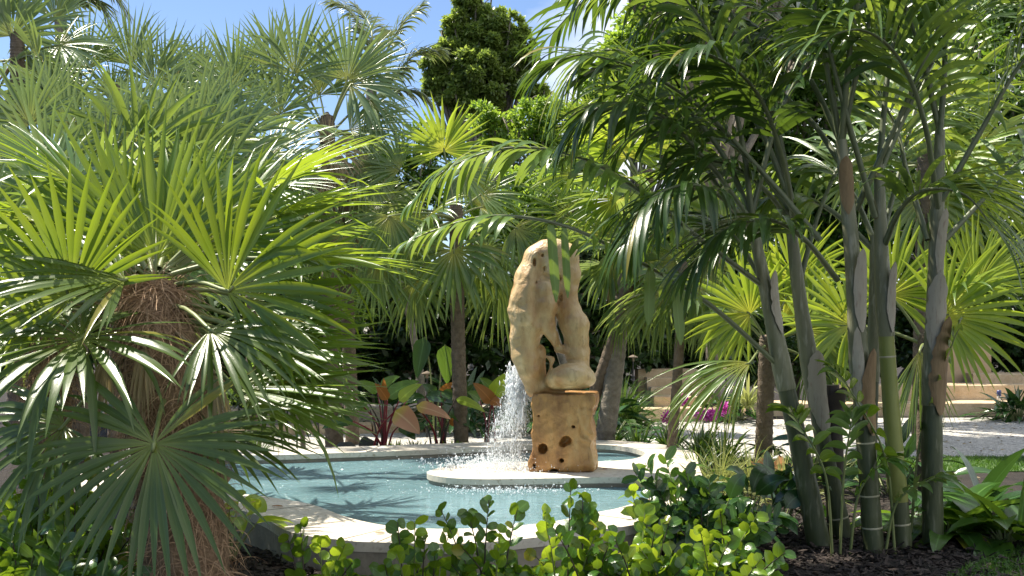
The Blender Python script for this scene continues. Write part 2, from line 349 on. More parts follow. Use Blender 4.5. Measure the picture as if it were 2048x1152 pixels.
def woodmat(name, c1, c2, c3):
    m, t, b, o, l = mat(name)
    tco = node(t, 'ShaderNodeTexCoord'); mpn = node(t, 'ShaderNodeMapping'); mpn.inputs['Scale'].default_value = (1, 1, .35); l(tco.outputs['Object'], mpn.inputs['Vector'])
    n1 = node(t, 'ShaderNodeTexNoise', Scale=5.0, Detail=6.0, Roughness=.6); l(mpn.outputs[0], n1.inputs['Vector'])
    n2 = node(t, 'ShaderNodeTexNoise', Scale=22.0, Detail=5.0, Roughness=.7); l(mpn.outputs[0], n2.inputs['Vector'])
    c = ramp(t, n1.outputs['Fac'], [(.3, c1), (.55, c2), (.75, c3)])
    c = mixc(t, ramp(t, n2.outputs['Fac'], [(.56, (0, 0, 0)), (.72, (.55, .55, .55))]), c, tuple(x * .5 for x in c1))
    l(c, b.inputs['Base Color']); b.inputs['Roughness'].default_value = .42; b.inputs['Coat Weight'].default_value = .15; b.inputs['Coat Roughness'].default_value = .25
    n3 = node(t, 'ShaderNodeTexNoise', Scale=11.0, Detail=4.0, Roughness=.55, Distortion=.6); l(tco.outputs['Object'], n3.inputs['Vector'])
    b3 = node(t, 'ShaderNodeBump', Strength=.5, Distance=.04); l(n3.outputs['Fac'], b3.inputs['Height'])
    bp = node(t, 'ShaderNodeBump', Strength=.5, Distance=.015); l(n2.outputs['Fac'], bp.inputs['Height']); l(b3.outputs[0], bp.inputs['Normal']); l(bp.outputs[0], b.inputs['Normal'])
    return m
def spraymat():
    m, t, b, o, l = mat('white_spray')
    b.inputs['Base Color'].default_value = (.86, .89, .92, 1); b.inputs['Roughness'].default_value = .15
    tl = node(t, 'ShaderNodeBsdfTranslucent'); tl.inputs[0].default_value = (.9, .93, .96, 1)
    ms = node(t, 'ShaderNodeMixShader'); ms.inputs[0].default_value = .5
    l(b.outputs[0], ms.inputs[1]); l(tl.outputs[0], ms.inputs[2]); l(ms.outputs[0], o.inputs[0]); return m
M['gravel'] = gravelmat(); M['grass'] = grassmat(); M['water'] = watermat(); M['spray'] = spraymat()
M['sculpt'] = woodmat('driftwood_pale', (.38, .185, .06), (.60, .425, .21), (.74, .60, .39))
M['ped'] = woodmat('driftwood_base', (.2, .085, .025), (.46, .25, .08), (.60, .42, .19))

# ------------------------------------------------------------------ ground
def sheet(name, poly, z, m, kind='structure'):
    mb = MB(); V = [(x, y, z) for x, y in poly]
    mb.add(V, t=[list(t) for t in tessellate_polygon([[Vector(v) for v in V]])])
    o = mb.build(name, m, smooth=False); o['kind'] = kind
    me = o.data
    if me.polygons[0].normal.z < 0: me.flip_normals()
    return o
sheet('ground', [(-150, -30), (150, -30), (150, 260), (-150, 260)], 0, M['soil'])
sheet('gravel_path', [(-4.6, 11.4), (-3.9, 11.2), (-2.5, 11.9), (0, 12.6), (1.3, 12.7), (2.2, 12.4), (3.2, 12.3), (5, 12.5), (14, 12.5), (14, 18.1), (5, 17.6), (3, 17.1), (1.4, 16.9), (-3, 16.1), (-4.7, 15.6)], .004, M['gravel'])

# lawn: front right corner plus a strip beside the right-hand planting
lawn_a = [G(1845, 1180)[:2], G(1930, 1140)[:2], G(2048, 1094)[:2], (4.2, 7.0), (5, 5), (2, 4.5)]
sheet('lawn', lawn_a, .008, M['turf'])
def in_poly(x, y, poly):
    c = np.zeros(len(x), bool); n = len(poly)
    for i in range(n):
        x1, y1 = poly[i]; x2, y2 = poly[(i + 1) % n]
        c ^= ((y1 > y) != (y2 > y)) & (x < (x2 - x1) * (y - y1) / (y2 - y1 + 1e-12) + x1)
    return c
def grass(poly, n, name, label, h=.05):
    a = np.array(poly); x = R.uniform(a[:, 0].min(), a[:, 0].max(), n); y = R.uniform(a[:, 1].min(), a[:, 1].max(), n)
    k = in_poly(x, y, [tuple(p) for p in poly]); x, y = x[k], y[k]; c = len(x)
    d = np.stack([R.normal(0, .35, c), R.normal(0, .35, c), np.ones(c)], -1)
    mb = MB(); leaves(mb, np.stack([x, y, np.full(c, .005)], -1), d, nrm(R.standard_normal((c, 3)) * [1, 1, .1]), R.uniform(.6, 1.3, c) * h, .008, lambda t: 1 - t ** 2, droop=.6, K=3, fold=.1)
    tag(mb.build(name, M['grass']), label, 'grass', kind='stuff')
grass(lawn_a, 42000, 'lawn_grass', 'short shaded lawn grass in the front right corner', .045)
sheet('lawn', [(3.0, 11.2), (9.5, 11.2), (9.5, 12.45), (3.0, 12.2)], .008, M['turf'])
grass([(3.0, 11.2), (9.5, 11.2), (9.5, 12.5), (3.0, 12.25)], 22000, 'lawn_grass', 'bright strip of lawn beside the gravel on the right', .06)

# mulch chips on the beds
def chips(regions, n):
    mb = MB(); r = []
    for (x0, x1, y0, y1, f) in regions:
        k = int(n * f); r.append(np.stack([R.uniform(x0, x1, k), R.uniform(y0, y1, k), R.uniform(.004, .03, k)], -1))
    p = np.concatenate(r); c = len(p)
    d = nrm(np.stack([R.standard_normal(c), R.standard_normal(c), R.normal(0, .25, c)], -1)); nn = nrm(np.stack([R.normal(0, .5, c), R.normal(0, .5, c), np.ones(c)], -1))
    leaves(mb, p, d, nn, R.uniform(.025, .085, c), R.uniform(.008, .024, c), [.7, 1, .6], K=3, fold=.3)
    tag(mb.build('mulch', M['mulch']), 'dark bark mulch chips covering the planting beds', 'mulch', kind='stuff')
chips([(-2.6, 0, 4.8, 7.2, .35), (0, 3.6, 4.8, 8.6, .55), (2.2, 6, 7, 9.5, .1)], 26000)

# ------------------------------------------------------------------ pool
RZ, WZ = .22, .135
def spl_closed(pts, m):
    p = np.array(pts, float); p = np.vstack([p[-1:], p, p[:2]]); n = len(p) - 3; out = []
    for u in np.arange(m) / m * n:
        i = int(u); f = u - i; a, b, e, g = p[i:i + 4]
        out.append(.5 * (2 * b + (e - a) * f + (2 * a - 5 * b + 4 * e - g) * f ** 2 + (3 * b - a - 3 * e + g) * f ** 3))
    return np.array(out)
inner = [(-2.85, 10.73), (-2.33, 10.81), (-1.63, 11.02), (-.89, 11.24), (-.13, 11.57), (.6, 11.78), (1.1, 11.66), (1.33, 11.1), (1.2, 10.57), (.9, 10.33), (.36, 10.28), (-.11, 10.24), (-.55, 9.98), (-.74, 9.56), (-.58, 9.24), (-.25, 9.12), (.235, 9.16), (.75, 9.22), (1.03, 9.18), (1.2, 8.9), (1.13, 8.35), (.77, 7.72), (.53, 7.46), (.285, 7.17), (-.1, 6.94), (-.5, 6.9), (-.76, 6.98), (-1.09, 7.3), (-1.45, 7.86), (-1.91, 8.24), (-2.5, 8.6), (-3.1, 9.2), (-3.25, 10.1)]
outer = [(-2.95, 11.2), (-2.46, 11.35), (-1.71, 11.56), (-.93, 11.8), (-.13, 12.06), (.4, 12.2), (1.14, 12.15), (1.62, 11.75), (1.82, 11.0), (1.7, 10.0), (1.6, 9.2), (1.5, 8.4), (1.15, 7.5), (.8, 7.05), (.4, 6.78), (.02, 6.55), (-.32, 6.43), (-.79, 6.47), (-1.0, 6.53), (-1.37, 6.79), (-1.72, 7.4), (-2.2, 7.85), (-3.0, 8.2), (-3.65, 9.0), (-3.75, 10.2), (-3.45, 10.9)]
IN, OUT = spl_closed(inner, 220), spl_closed(outer, 220)
pool = thing('fountain_pool', 'kidney shaped stone pool with wide pale coping and teal water', 'pool', (-.6, 9.2, 0))
pb = (-.6, 9.2, 0)
def ringwall(mb, c, z0, z1, flip, m=0):
    n = len(c); V = np.concatenate([np.c_[c, np.full(n, z0)], np.c_[c, np.full(n, z1)]]); i = np.arange(n); j = (i + 1) % n
    q = np.stack([i, j, j + n, i + n], -1); mb.add(V, q=q[:, ::-1] if flip else q, m=m)
def shrink(c, k):
    t = np.roll(c, -1, 0) - np.roll(c, 1, 0); nn = nrm(np.c_[t[:, 1], -t[:, 0]]); return c + nn * k
# coping: top slab with a rounded lip, sawn into stones
mb = MB()
tt = tessellate_polygon([[Vector((*p, 0)) for p in OUT], [Vector((*p, 0)) for p in IN]])
allp = np.concatenate([OUT, IN]); mb.add(np.c_[allp, np.full(len(allp), RZ)], t=[list(t) for t in tt])
def area(c): return .5 * np.sum(c[:, 0] * np.roll(c[:, 1], -1) - np.roll(c[:, 0], -1) * c[:, 1])
so_, si_ = np.sign(area(OUT)), np.sign(area(IN))
o2 = shrink(OUT, .012 * so_); ringwall(mb, OUT, RZ - .06, RZ, so_ < 0)
i2 = IN; ringwall(mb, i2, RZ - .05, RZ, si_ > 0)
cop = mb.build('coping', M['coping'], pool, pb, smooth=False)
mb = MB(); ringwall(mb, shrink(OUT, -.005 * so_), -.05, RZ - .058, so_ < 0); mb.build('outer_wall', M['poolwall'], pool, pb)
mb = MB(); ringwall(mb, shrink(IN, .015 * si_), -.1, RZ - .048, si_ > 0); mb.build('inner_wall', M['poolwall'], pool, pb)
# joints: shallow dark grooves as thin strips lying on the coping
mb = MB(); wc = shrink(IN, .05 * si_)
mb2 = MB(); mb2.add(np.c_[wc, np.full(len(wc), WZ)], t=[list(t) for t in tessellate_polygon([[Vector((*p, 0)) for p in wc]])])
wat = mb2.build('water', M['water'], pool, pb, smooth=False)
if wat.data.polygons[0].normal.z < 0: wat.data.flip_normals()
if cop.data.polygons[0].normal.z < 0: cop.data.flip_normals()
for a in range(0, 220, 9):
    p = OUT[a]; q = IN[np.argmin(((IN - p) ** 2).sum(1))]
    if ((p - q) ** 2).sum() > 1.0: continue
    d = nrm(q - p); s = np.array([-d[1], d[0]]) * .006; e0, e1 = p + d * .002, q - d * .002
    mb.add([(*(e0 - s), RZ + .002), (*(e0 + s), RZ + .002), (*(e1 + s), RZ + .002), (*(e1 - s), RZ + .002)], q=[[3, 2, 1, 0]])
mb.build('joint', M['poolwall'], pool, pb, smooth=False)

# ------------------------------------------------------------------ sculpture on its block
KS = .00441 / 2.304
SC = np.array([.47, 9.72, 0.0])
def cu(x, y, dz=0.0): return np.array([(x - 340) * KS + SC[0] - .02, SC[1] + dz, (745 - y) * KS + RZ + .69])
def sdf_caps(X, a, b, ra, rb):
    ab = b - a; t = np.clip(((X - a) @ ab) / (ab @ ab), 0, 1); return np.linalg.norm(X - a - t[..., None] * ab, axis=-1) - (ra + (rb - ra) * t)
def smin(a, b, k): h = np.clip(.5 + .5 * (b - a) / k, 0, 1); return b + (a - b) * h - k * h * (1 - h)
lo = np.array([SC[0] - .62, SC[1] - .34, RZ + .62]); hi = np.array([SC[0] + .42, SC[1] + .34, RZ + 2.12]); h_ = .0125
ax = [np.arange(lo[i], hi[i], h_) for i in range(3)]; X = np.stack(np.meshgrid(*ax, indexing='ij'), -1)
Xs = X.copy(); Xs[..., 1] = SC[1] + (X[..., 1] - SC[1]) * .92
chains = [
    [(226, 132, 62), (206, 220, 80), (186, 320, 88), (190, 395, 92), (166, 478, 66), (168, 575, 62), (188, 650, 50), (206, 735, 36)],
    [(226, 132, 64), (264, 108, 62), (304, 100, 58), (354, 116, 54)],
    [(354, 112, 54), (362, 200, 56), (354, 285, 46), (362, 365, 54), (394, 438, 62), (400, 505, 50), (408, 575, 50), (414, 650, 48)],
    [(270, 150, 64), (314, 190, 56), (310, 270, 34), (308, 330, 14)], [(248, 270, 54), (254, 350, 50), (262, 430, 36), (302, 520, 16)],
    [(304, 480, 15), (318, 545, 16), (352, 550, 20)], [(262, 582, 10), (285, 595, 15), (275, 640, 14)], [(230, 560, 30), (246, 690, 24)],
    [(300, 690, 42), (440, 680, 38)], [(205, 715, 30), (330, 740, 22)], [(128, 505, 30), (112, 560, 12)], [(112, 370, 22), (128, 420, 20)]]
f = np.full(X.shape[:3], 9.0)
for ci, c in enumerate(chains):
    for (x1, y1, r1), (x2, y2, r2) in zip(c[:-1], c[1:]):
        dz = [.0, .02, .04, .02, -.05, .0, -.06, .02, -.06, 0, -.03, -.02][ci]
        f = smin(f, sdf_caps(Xs, cu(x1, y1, dz), cu(x2, y2, dz), r1 * KS * 1.05, r2 * KS * 1.05), .03)
    if ci == 0:   # planed face down the right of the tall limb
        pl_ = (X - cu(222, 300, -.15)) @ nrm(np.array([.55, -.83, .05])); f = -smin(-f, -(pl_ + .01), .012)
el = (X - cu(378, 672, -.07)) / (np.array([104, 112, 62]) * KS); f = smin(f, (np.linalg.norm(el, axis=-1) - 1) * 62 * KS, .03)
f += (.018 * wob(X, 5, 7, 2) + .005 * wob(X, 6, 24, 2)) * np.clip((2.3 - X[..., 2]) / .5, .25, 1)

# carved hollow faces and worm holes
for x, y, rx, rz_, dz in ((244, 118, 8, 11, -.15), (302, 96, 6, 13, -.14), (208, 150, 8, 24, -.14), (215, 243, 6, 6, -.17), (326, 222, 10, 20, -.12), (330, 312, 8, 22, -.09), (254, 178, 7, 16, -.14), (262, 622, 18, 36, -.1)):
    e = (X - cu(x, y, dz)) / (np.array([rx, 45, rz_]) * KS); f = np.maximum(f, -(np.linalg.norm(e, axis=-1) - 1) * min(rx, rz_) * KS)
V, Q = surfnet(f, lo, h_)
sb = (SC[0], SC[1], RZ + .68)
mb = MB(); mb.add(V, q=Q); tag(mb.build('driftwood_sculpture', M['sculpt'], base=sb), 'tall polished driftwood sculpture with a looping arch on the wooden block', 'sculpture')
# block
lo = np.array([-.42, -.36, -.03]); hi = np.array([.42, .36, .76]); ax = [np.arange(lo[i], hi[i], .012) for i in range(3)]
X = np.stack(np.meshgrid(*ax, indexing='ij'), -1)
hb = np.array([.262, .2, .345]); c0 = np.array([0, 0, .345])
q = np.abs(X - c0) - hb; q[..., 0] -= .008 * np.sin(9 * X[..., 2] + 1) + .010 * np.sin(23 * X[..., 2])
f = np.linalg.norm(np.maximum(q, 0), axis=-1) + np.minimum(q.max(-1), 0) - .012
f += .016 * wob(X, 8, 8, 4) + .007 * np.abs(wob(X, 12, 26, 2)) + np.where(X[..., 0] > .15, .026 * np.abs(wob(X, 9, 20, 2)), 0)
def pc(x, y): return np.array([(x - 338) * KS, -.2, (1105 - y) * KS])
for x, y, rx, rz_ in ((248, 1000, 22, 24), (355, 962, 24, 22), (340, 976, 18, 16), (388, 898, 8, 8), (334, 1053, 11, 10), (228, 850, 5, 5), (300, 1100, 20, 10), (210, 1080, 8, 14)):
    e = (X - pc(x, y)) / (np.array([rx, 60, rz_]) * KS); f = np.maximum(f, -(np.linalg.norm(e, axis=-1) - 1) * min(rx, rz_) * KS)
f = np.maximum(f, X[..., 2] - .68 - .012 * wob(X, 14, 9, 2)); f = np.maximum(f, -X[..., 2] - .002)
V, Q = surfnet(f, lo, .012); a_ = math.radians(-9); V = V @ np.array([[math.cos(a_), math.sin(a_), 0], [-math.sin(a_), math.cos(a_), 0], [0, 0, 1]])
mb = MB(); mb.add(V + [SC[0], SC[1] + .03, RZ], q=Q)
tag(mb.build('wooden_pedestal', M['ped'], base=(SC[0], SC[1], RZ)), 'rough brown timber block with worm holes carrying the driftwood sculpture', 'pedestal')

# ------------------------------------------------------------------ spray
def octa(mb, p, r, st):
    c = len(p); D = np.array([[1, 0, 0], [-1, 0, 0], [0, 1, 0], [0, -1, 0], [0, 0, 1], [0, 0, -1]], float)
    V = p[:, None] + D[None] * r[:, None, None] * np.stack([np.ones(c), np.ones(c), st], -1)[:, None]
    T = np.array([[0, 2, 4], [2, 1, 4], [1, 3, 4], [3, 0, 4], [2, 0, 5], [1, 2, 5], [3, 1, 5], [0, 3, 5]])
    mb.add(V, t=np.arange(c)[:, None, None] * 6 + T[None])
mb = MB(); src = P(1062, 752, 9.9)
n = 3200; u = R.random(n) ** .75; sp = R.normal(0, 1, (n, 3)); lane = R.integers(0, 26, n); lv = np.random.default_rng(2).uniform(.08, .62, 26)
vx = -lv[lane] * .95 + R.normal(0, .015, n)
p = np.stack([src[0] + vx * u * .85 + sp[:, 0] * (.008 + .035 * u), src[1] - .1 * u + (lane % 7 - 3) * .03 + sp[:, 1] * .03, src[2] + .08 * u - (.86 + .1 * (lane % 3)) * u ** 1.7 + sp[:, 2] * (.02 + .04 * u)], -1)
p = p[p[:, 2] > WZ + .01]; octa(mb, p, R.gamma(1.5, .0013, len(p)) + .0007, R.uniform(.8, 4.5, len(p)))
n = 26000; u = R.random(n) ** .8; lane = R.integers(0, 26, n)   # fine mist round the falling water
p = np.stack([src[0] - lv[lane] * .95 * u * .85 + R.normal(0, 1, n) * (.01 + .05 * u), src[1] - .1 * u + R.normal(0, .08, n), src[2] + .08 * u - (.86 + .1 * (lane % 3)) * u ** 1.7 + R.normal(0, .05, n)], -1)
p = p[p[:, 2] > RZ]; octa(mb, p, R.uniform(.0006, .0016, len(p)), R.uniform(.8, 2, len(p)))
n = 5200; p = np.stack([R.normal(src[0] - .09, .05, n), R.normal(src[1], .06, n), R.normal(src[2] - .06, .075, n)], -1); octa(mb, p, R.gamma(1.6, .002, n) + .001, R.uniform(.8, 5, n))
for k in range(30):   # torn ropes of water leaving the outlet
    u = np.linspace(0, R.uniform(.3, .75), 12)[:, None]; v = -R.uniform(.1, .42); y0 = R.normal(0, .05)
    q = np.concatenate([src[0] + v * u * .85, src[1] + y0 - .1 * u, src[2] + R.normal(0, .03) + .08 * u - .9 * u ** 1.7], 1) + R.normal(0, .006, (12, 3)); tube(mb, q, np.abs(R.normal(.004, .003, 12)) + .0008, 5)
n = 2600; p = np.stack([R.normal(-.18, .26, n), R.normal(9.75, .2, n), RZ + .01 + np.abs(R.normal(0, .05, n))], -1); octa(mb, p, R.gamma(2.0, .0016, n) + .001, R.uniform(.6, 1.6, n))
n = 900; p = np.stack([R.normal(-.1, .3, n), R.normal(9.0, .12, n), WZ + .004 + np.abs(R.normal(0, .02, n))], -1); octa(mb, p, R.gamma(2.0, .0014, n) + .001, R.uniform(.5, 1.2, n))
tag(mb.build('water_spray', M['spray']), 'white spray of water splashing down left of the driftwood sculpture', 'water spray', kind='stuff')

# ------------------------------------------------------------------ palms
def fan(mb, hub, A, N, Rm, nseg=30, half=150, droop=.5, fold=.5, fused=.46, jit=.04, m=0, wid=1.12, cup=.15):
    A = nrm(A); N = nrm(np.asarray(N) - (np.asarray(N) @ A) * A); Sd = np.cross(A, N)
    hf = math.radians(half); th = np.linspace(-hf, hf, nseg) + R.normal(0, jit * .5, nseg)
    d = np.cos(th)[:, None] * A + np.sin(th)[:, None] * Sd + N * (cup * np.abs(np.sin(th)))[:, None] + R.normal(0, jit, (nseg, 1)) * N
    L = Rm * (1 - .28 * (np.abs(th) / hf) ** 2.5) * R.uniform(.9, 1.04, nseg)
    K = 8; ts = np.linspace(0, 1, K); dth = 2 * hf / (nseg - 1)
    pr = np.where(ts < fused, ts, fused * (1 - ((ts - fused) / (1 - fused)) ** 1.25)); pr = np.maximum(pr, .004)
    W = L * 2 * math.tan(min(dth, .5) / 2) * 1.06 * wid
    dr = droop * R.uniform(.4, 1.6, nseg) + (R.random(nseg) < .1) * R.uniform(.8, 2.2, nseg)
    leaves(mb, np.repeat(hub[None], nseg, 0), d, np.repeat(N[None], nseg, 0) + .12 * R.standard_normal((nseg, 3)), L, W * R.uniform(.85, 1.08, nseg), pr, droop=dr, K=K, fold=fold, m=m)

def frond_fan(root, base, crown, hub, A, N, Rm, mblade, pet=.011, mpet='petiole', **k):
    mb = MB(); fan(mb, hub, A, N, Rm, **k); fo = mb.build('frond', M[mblade], root, base)
    mid = (crown + hub) / 2 + np.array([0, 0, .06 * np.linalg.norm(hub - crown)])
    mb = MB(); tube(mb, spline([crown, mid, hub, hub + nrm(A) * Rm * .05], 8), np.linspace(pet * 1.5, pet * .7, 8), 6)
    po = mb.build('petiole', M[mpet], fo, base)
    return fo

def screen_axis(phi, psi):
    a, b = math.radians(phi), math.radians(psi); return np.array([math.cos(b) * math.cos(a), -math.sin(b), math.cos(b) * math.sin(a)])

def rings_trunk(root, base, pts, rad, m, ring=.06, amp=.05, name='trunk'):
    L = np.linalg.norm(np.diff(np.asarray(pts), axis=0), axis=1).sum(); k = max(8, int(L / ring) * 4)
    c = spline(pts, k); r = np.interp(np.linspace(0, 1, k), np.linspace(0, 1, len(rad)), rad); r = r * (1 + amp * np.where(np.arange(k) % 4 == 0, 1, np.where(np.arange(k) % 4 == 1, .3, -.2)) * R.uniform(.6, 1.3, k))
    mb = MB(); tube(mb, c, r, 14, jit=.015); return mb.build(name, M[m], root, base)

def fan_palm(label, crown, d, base_xy, specs=(), nrand=10, Rm=.7, mats=('thatch',), trunk=(.09, .075), tmat='bark', pet=.5, seed=1, group=None, nseg=29, elev=(-45, 75), name='fan_palm', half=150, dead=0, droop=.5, az=None):
    r = np.random.default_rng(seed)
    C_ = P(crown[0], crown[1], d); base = np.array([base_xy[0], base_xy[1], 0.0]); root = thing(name, label, 'palm', base, group)
    mid = (base + C_) / 2 + np.array([(C_[0] - base[0]) * .15, 0, 0])
    rings_trunk(root, base, [base - [0, 0, .05], mid, C_, C_ + (C_ - mid) * .16], (*[trunk[0] + (trunk[1] - trunk[0]) * q for q in (0, .3, .6, .8, .95, 1)], trunk[1] * .75, trunk[1] * .2), tmat)
    for sp in specs:   # hub px, py, depth offset, axis angle, axis pitch to camera, facing 0..1, radius px, half spread, droop, material
        hx, hy, dd, phi, psi, face, rp_, hs, dr = sp[:9]; mname = sp[9] if len(sp) > 9 else mats[0]
        hub = P(hx, hy, d + dd); A = screen_axis(phi, psi); N = face * np.array([0, -1.0, 0]) + (1 - abs(face)) * UP + .03 * r.standard_normal(3)
        if sp[8] is None: dr = droop
        frond_fan(root, base, C_, hub, A, N, rp_ / F * (d + dd), mname, nseg=nseg, half=hs, droop=dr)
    for i in range(nrand):
        a = i * 2.4 + r.normal(0, .3) if az is None else math.radians(r.uniform(*az)); e = math.radians(elev[0] + (elev[1] - elev[0]) * ((i + .5) / nrand) ** .9 + r.normal(0, 6))
        D = np.array([math.cos(a) * math.cos(e), math.sin(a) * math.cos(e), math.sin(e)])
        hub = C_ + D * pet * r.uniform(.75, 1.2) - UP * pet * .12; A = nrm(D + UP * r.normal(-.25, .2) + .25 * r.standard_normal(3)); N = nrm(UP + .5 * D * (1 if e > 0 else -.3) + .5 * r.standard_normal(3))
        frond_fan(root, base, C_, hub, A, N, Rm * r.uniform(.8, 1.15), mats[i % len(mats)], nseg=nseg, half=half * r.uniform(.75, 1.0), droop=droop * r.uniform(.5, 1.6))
    for i in range(dead):
        a = r.uniform(0, 6.28); D = np.array([math.cos(a) * .6, math.sin(a) * .6, -.8]); hub = C_ + D * pet * .6
        frond_fan(root, base, C_, hub, nrm(D + [0, 0, -.7]), nrm(np.array([math.cos(a), math.sin(a), .3])), Rm * .8, 'dead', nseg=22, half=80, droop=1.2, mpet='dead')
    return root

def hairy_trunk(root, base, pts, rad, seed, n=2600):
    r = np.random.default_rng(seed); k = 40; c = spline(pts, k); rr = np.interp(np.linspace(0, 1, k), np.linspace(0, 1, len(rad)), rad)
    mb = MB(); tube(mb, c, rr * .93 * (1 + .05 * r.standard_normal(k)), 22, jit=.03); t = mb.build('trunk', M['fibre'], root, base)
    u = r.random(n); i = np.clip((u * (k - 1)).astype(int), 0, k - 2); th = r.uniform(0, 6.28, n)
    out = np.stack([np.cos(th), np.sin(th), np.zeros(n)], -1); p = c[i] + (c[i + 1] - c[i]) * r.random((n, 1)) + out * rr[i][:, None] * r.uniform(.86, 1.03, (n, 1))
    tan = np.stack([-np.sin(th), np.cos(th), np.zeros(n)], -1)
    d = tan * r.normal(0, .9, (n, 1)) + UP * r.normal(-.35, .7, (n, 1)) + out * r.uniform(.0, .45, (n, 1))
    mb = MB(); leaves(mb, p, d, out + .2 * r.standard_normal((n, 3)), r.uniform(.08, .3, n), r.uniform(.003, .008, n), lambda t: 1 - .6 * t, droop=r.uniform(.5, 2.5, n), K=7, fold=.2, curl=r.normal(.6, 1.0, n))
    ob = mb.build('fibre', M['fibre2'], t, base); return t

# --- the big shaggy palm on the left
def hero():
    d = 5.7; base = np.array([-1.68, 5.75, 0.0]); C_ = P(308, 560, d)
    root = thing('fan_palm', 'big shaggy fan palm with a fibre wrapped trunk at the front left', 'palm', base, 'fan palms')
    hairy_trunk(root, base, [base - [0, 0, .05], P(355, 950, d), P(330, 780, d), P(308, 620, d), C_], [.245, .235, .22, .16, .10], 3, 5200)
    sp = [ # hx, hy, dd, phi, psi, face, Rpx, half, droop, mat
        (312, 520, .0, 90, -8, 1, 330, 62, .15, 'hero'), (300, 530, .3, 108, -20, .9, 330, 55, .2, 'hero'), (340, 525, .25, 62, -20, .9, 320, 50, .2, 'hero'),
        (455, 582, -.35, 38, 14, .8, 330, 98, .25, 'hero'), (143, 592, -.3, 125, 10, .8, 280, 110, .25, 'hero'),
        (160, 678, -.5, 205, 42, .3, 330, 165, .5, 'hero2'), (308, 888, -.75, 266, 22, .8, 315, 150, .35, 'hero2'),
        (530, 692, -.1, 3, 0, .35, 265, 60, .08, 'hero'), (470, 775, -.25, 5, 4, .3, 330, 45, .1, 'hero'), (480, 790, -.2, 357, 8, .4, 320, 40, .15, 'hero2'), (500, 650, .1, 8, -5, .35, 270, 60, .12, 'hero'), (560, 720, .15, 345, 0, .5, 210, 130, .4, 'hero2'),
        (128, 852, -.35, 215, 20, .5, 270, 110, .7, 'hero2'), (430, 500, .35, 38, -10, .5, 330, 75, .3, 'thatch'), (180, 505, .3, 150, -10, .6, 300, 75, .35, 'hero'),
        (420, 862, -.1, 352, 10, .3, 240, 70, .5, 'hero2'), (60, 640, .2, 175, 0, .4, 240, 100, .4, 'hero'), (500, 600, .2, 22, 0, .45, 300, 70, .3, 'hero'),
        (540, 740, .3, 340, 0, .6, 200, 100, .5, 'hero2'), (350, 470, .55, 75, -30, .8, 300, 70, .4, 'hero'), (250, 560, -.3, 175, 25, .4, 300, 80, .35, 'hero2'), (420, 660, -.45, 338, 25, .45, 270, 75, .5, 'hero2'), (250, 480, .1, 125, -5, .9, 300, 50, .15, 'hero'), (390, 500, .1, 45, -5, .9, 300, 50, .15, 'hero')]
    for s in sp:
        hub = P(s[0], s[1], d + s[2]); N = s[5] * np.array([0, -1.0, 0]) + (1 - s[5]) * UP
        cr = P(*(np.array([308, 560]) * .75 + np.array(s[:2]) * .25 + [0, min(120, max(0, (s[1] - 560) * .25))]), d)
        if s[1] == 888: cr = P(335, 790, d)
        frond_fan(root, base, cr, hub, screen_axis(s[3], s[4]), N, s[6] / F * (d + s[2]), s[9], pet=.010, nseg=int(11 + s[7] / 5.4), half=s[7], droop=s[8], fold=.32, wid=1.0, fused=.48)
    for hx, hy, ph in ((215, 700, 262), (425, 740, 280), (290, 690, 265)):   # dry fronds hanging on the trunk
        frond_fan(root, base, P(310, 640, d), P(hx, hy, d - .3), screen_axis(ph, 5), np.array([.3, -1.0, .2]), .42, 'dead', pet=.008, nseg=10, half=22, droop=1.2, mpet='dead')
    for i in range(10):   # overhead and rear fronds, partly out of frame
        a = i * 2.4; e = .15 + .7 * (i / 10); D = np.array([math.cos(a) * math.cos(e), abs(math.sin(a)) * math.cos(e), math.sin(e)])
        hub = C_ + D * .75; frond_fan(root, base, C_, hub, nrm(D - .2 * UP), nrm(UP - D * .2), .75, 'hero', nseg=34, half=100, droop=.2)
hero()

def hairy2():
    d = 7.6; base = np.array([-3.2, 7.6, 0.0]); C_ = P(110, 610, d); root = thing('fan_palm', 'smaller shaggy fan palm behind the big one at the far left edge', 'palm', base, 'fan palms')
    hairy_trunk(root, base, [base - [0, 0, .05], P(98, 830, d), P(104, 720, d), C_], [.17, .17, .15, .09], 5, 1500)
    r = np.random.default_rng(4)
    for i in range(15):
        a = i * 2.4; e = math.radians(-25 + 95 * (i + .5) / 15); D = np.array([math.cos(a) * math.cos(e), math.sin(a) * math.cos(e), math.sin(e)])
        hub = C_ + D * .7; frond_fan(root, base, C_, hub, nrm(D - .15 * UP), nrm(UP + .3 * r.standard_normal(3)), .85, 'thatch', nseg=38, half=130, droop=.6)
hairy2()

fan_palm('dense yellow green fan palm filling the gap above the big shaggy palm', (300, 400), 8.6, (-2.9, 8.7), [
    (95, 345, 0, 100, 5, .9, 170, 130, .3), (175, 325, .2, 75, 0, .8, 150, 110, .3), (215, 345, -.2, 42, 5, .7, 190, 60, .2), (300, 330, .3, 85, -5, .8, 200, 90, .9), (370, 350, 0, 75, 5, .8, 230, 90, .8), (440, 370, .2, 55, 5, .7, 220, 85, .8),
    (520, 370, -.1, 18, 5, .5, 200, 60, .3, 'silver'), (250, 300, .4, 110, 0, .8, 160, 100, .8), (60, 400, .1, 190, 5, .7, 170, 100, .6), (420, 300, .6, 80, 0, .8, 150, 100, .9), (150, 430, -.2, 200, 10, .8, 170, 120, .5), (480, 420, -.1, 350, 10, .7, 170, 80, .4, 'silver')],
    8, .8, ('silver', 'thatch', 'silver'), (.12, .1), seed=5, group='fan palms', nseg=32, droop=.7)
SILV = dict(mats=('silver',), group='fan palms', nseg=29, droop=.35, Rm=.66, pet=.55, elev=(-50, 22))
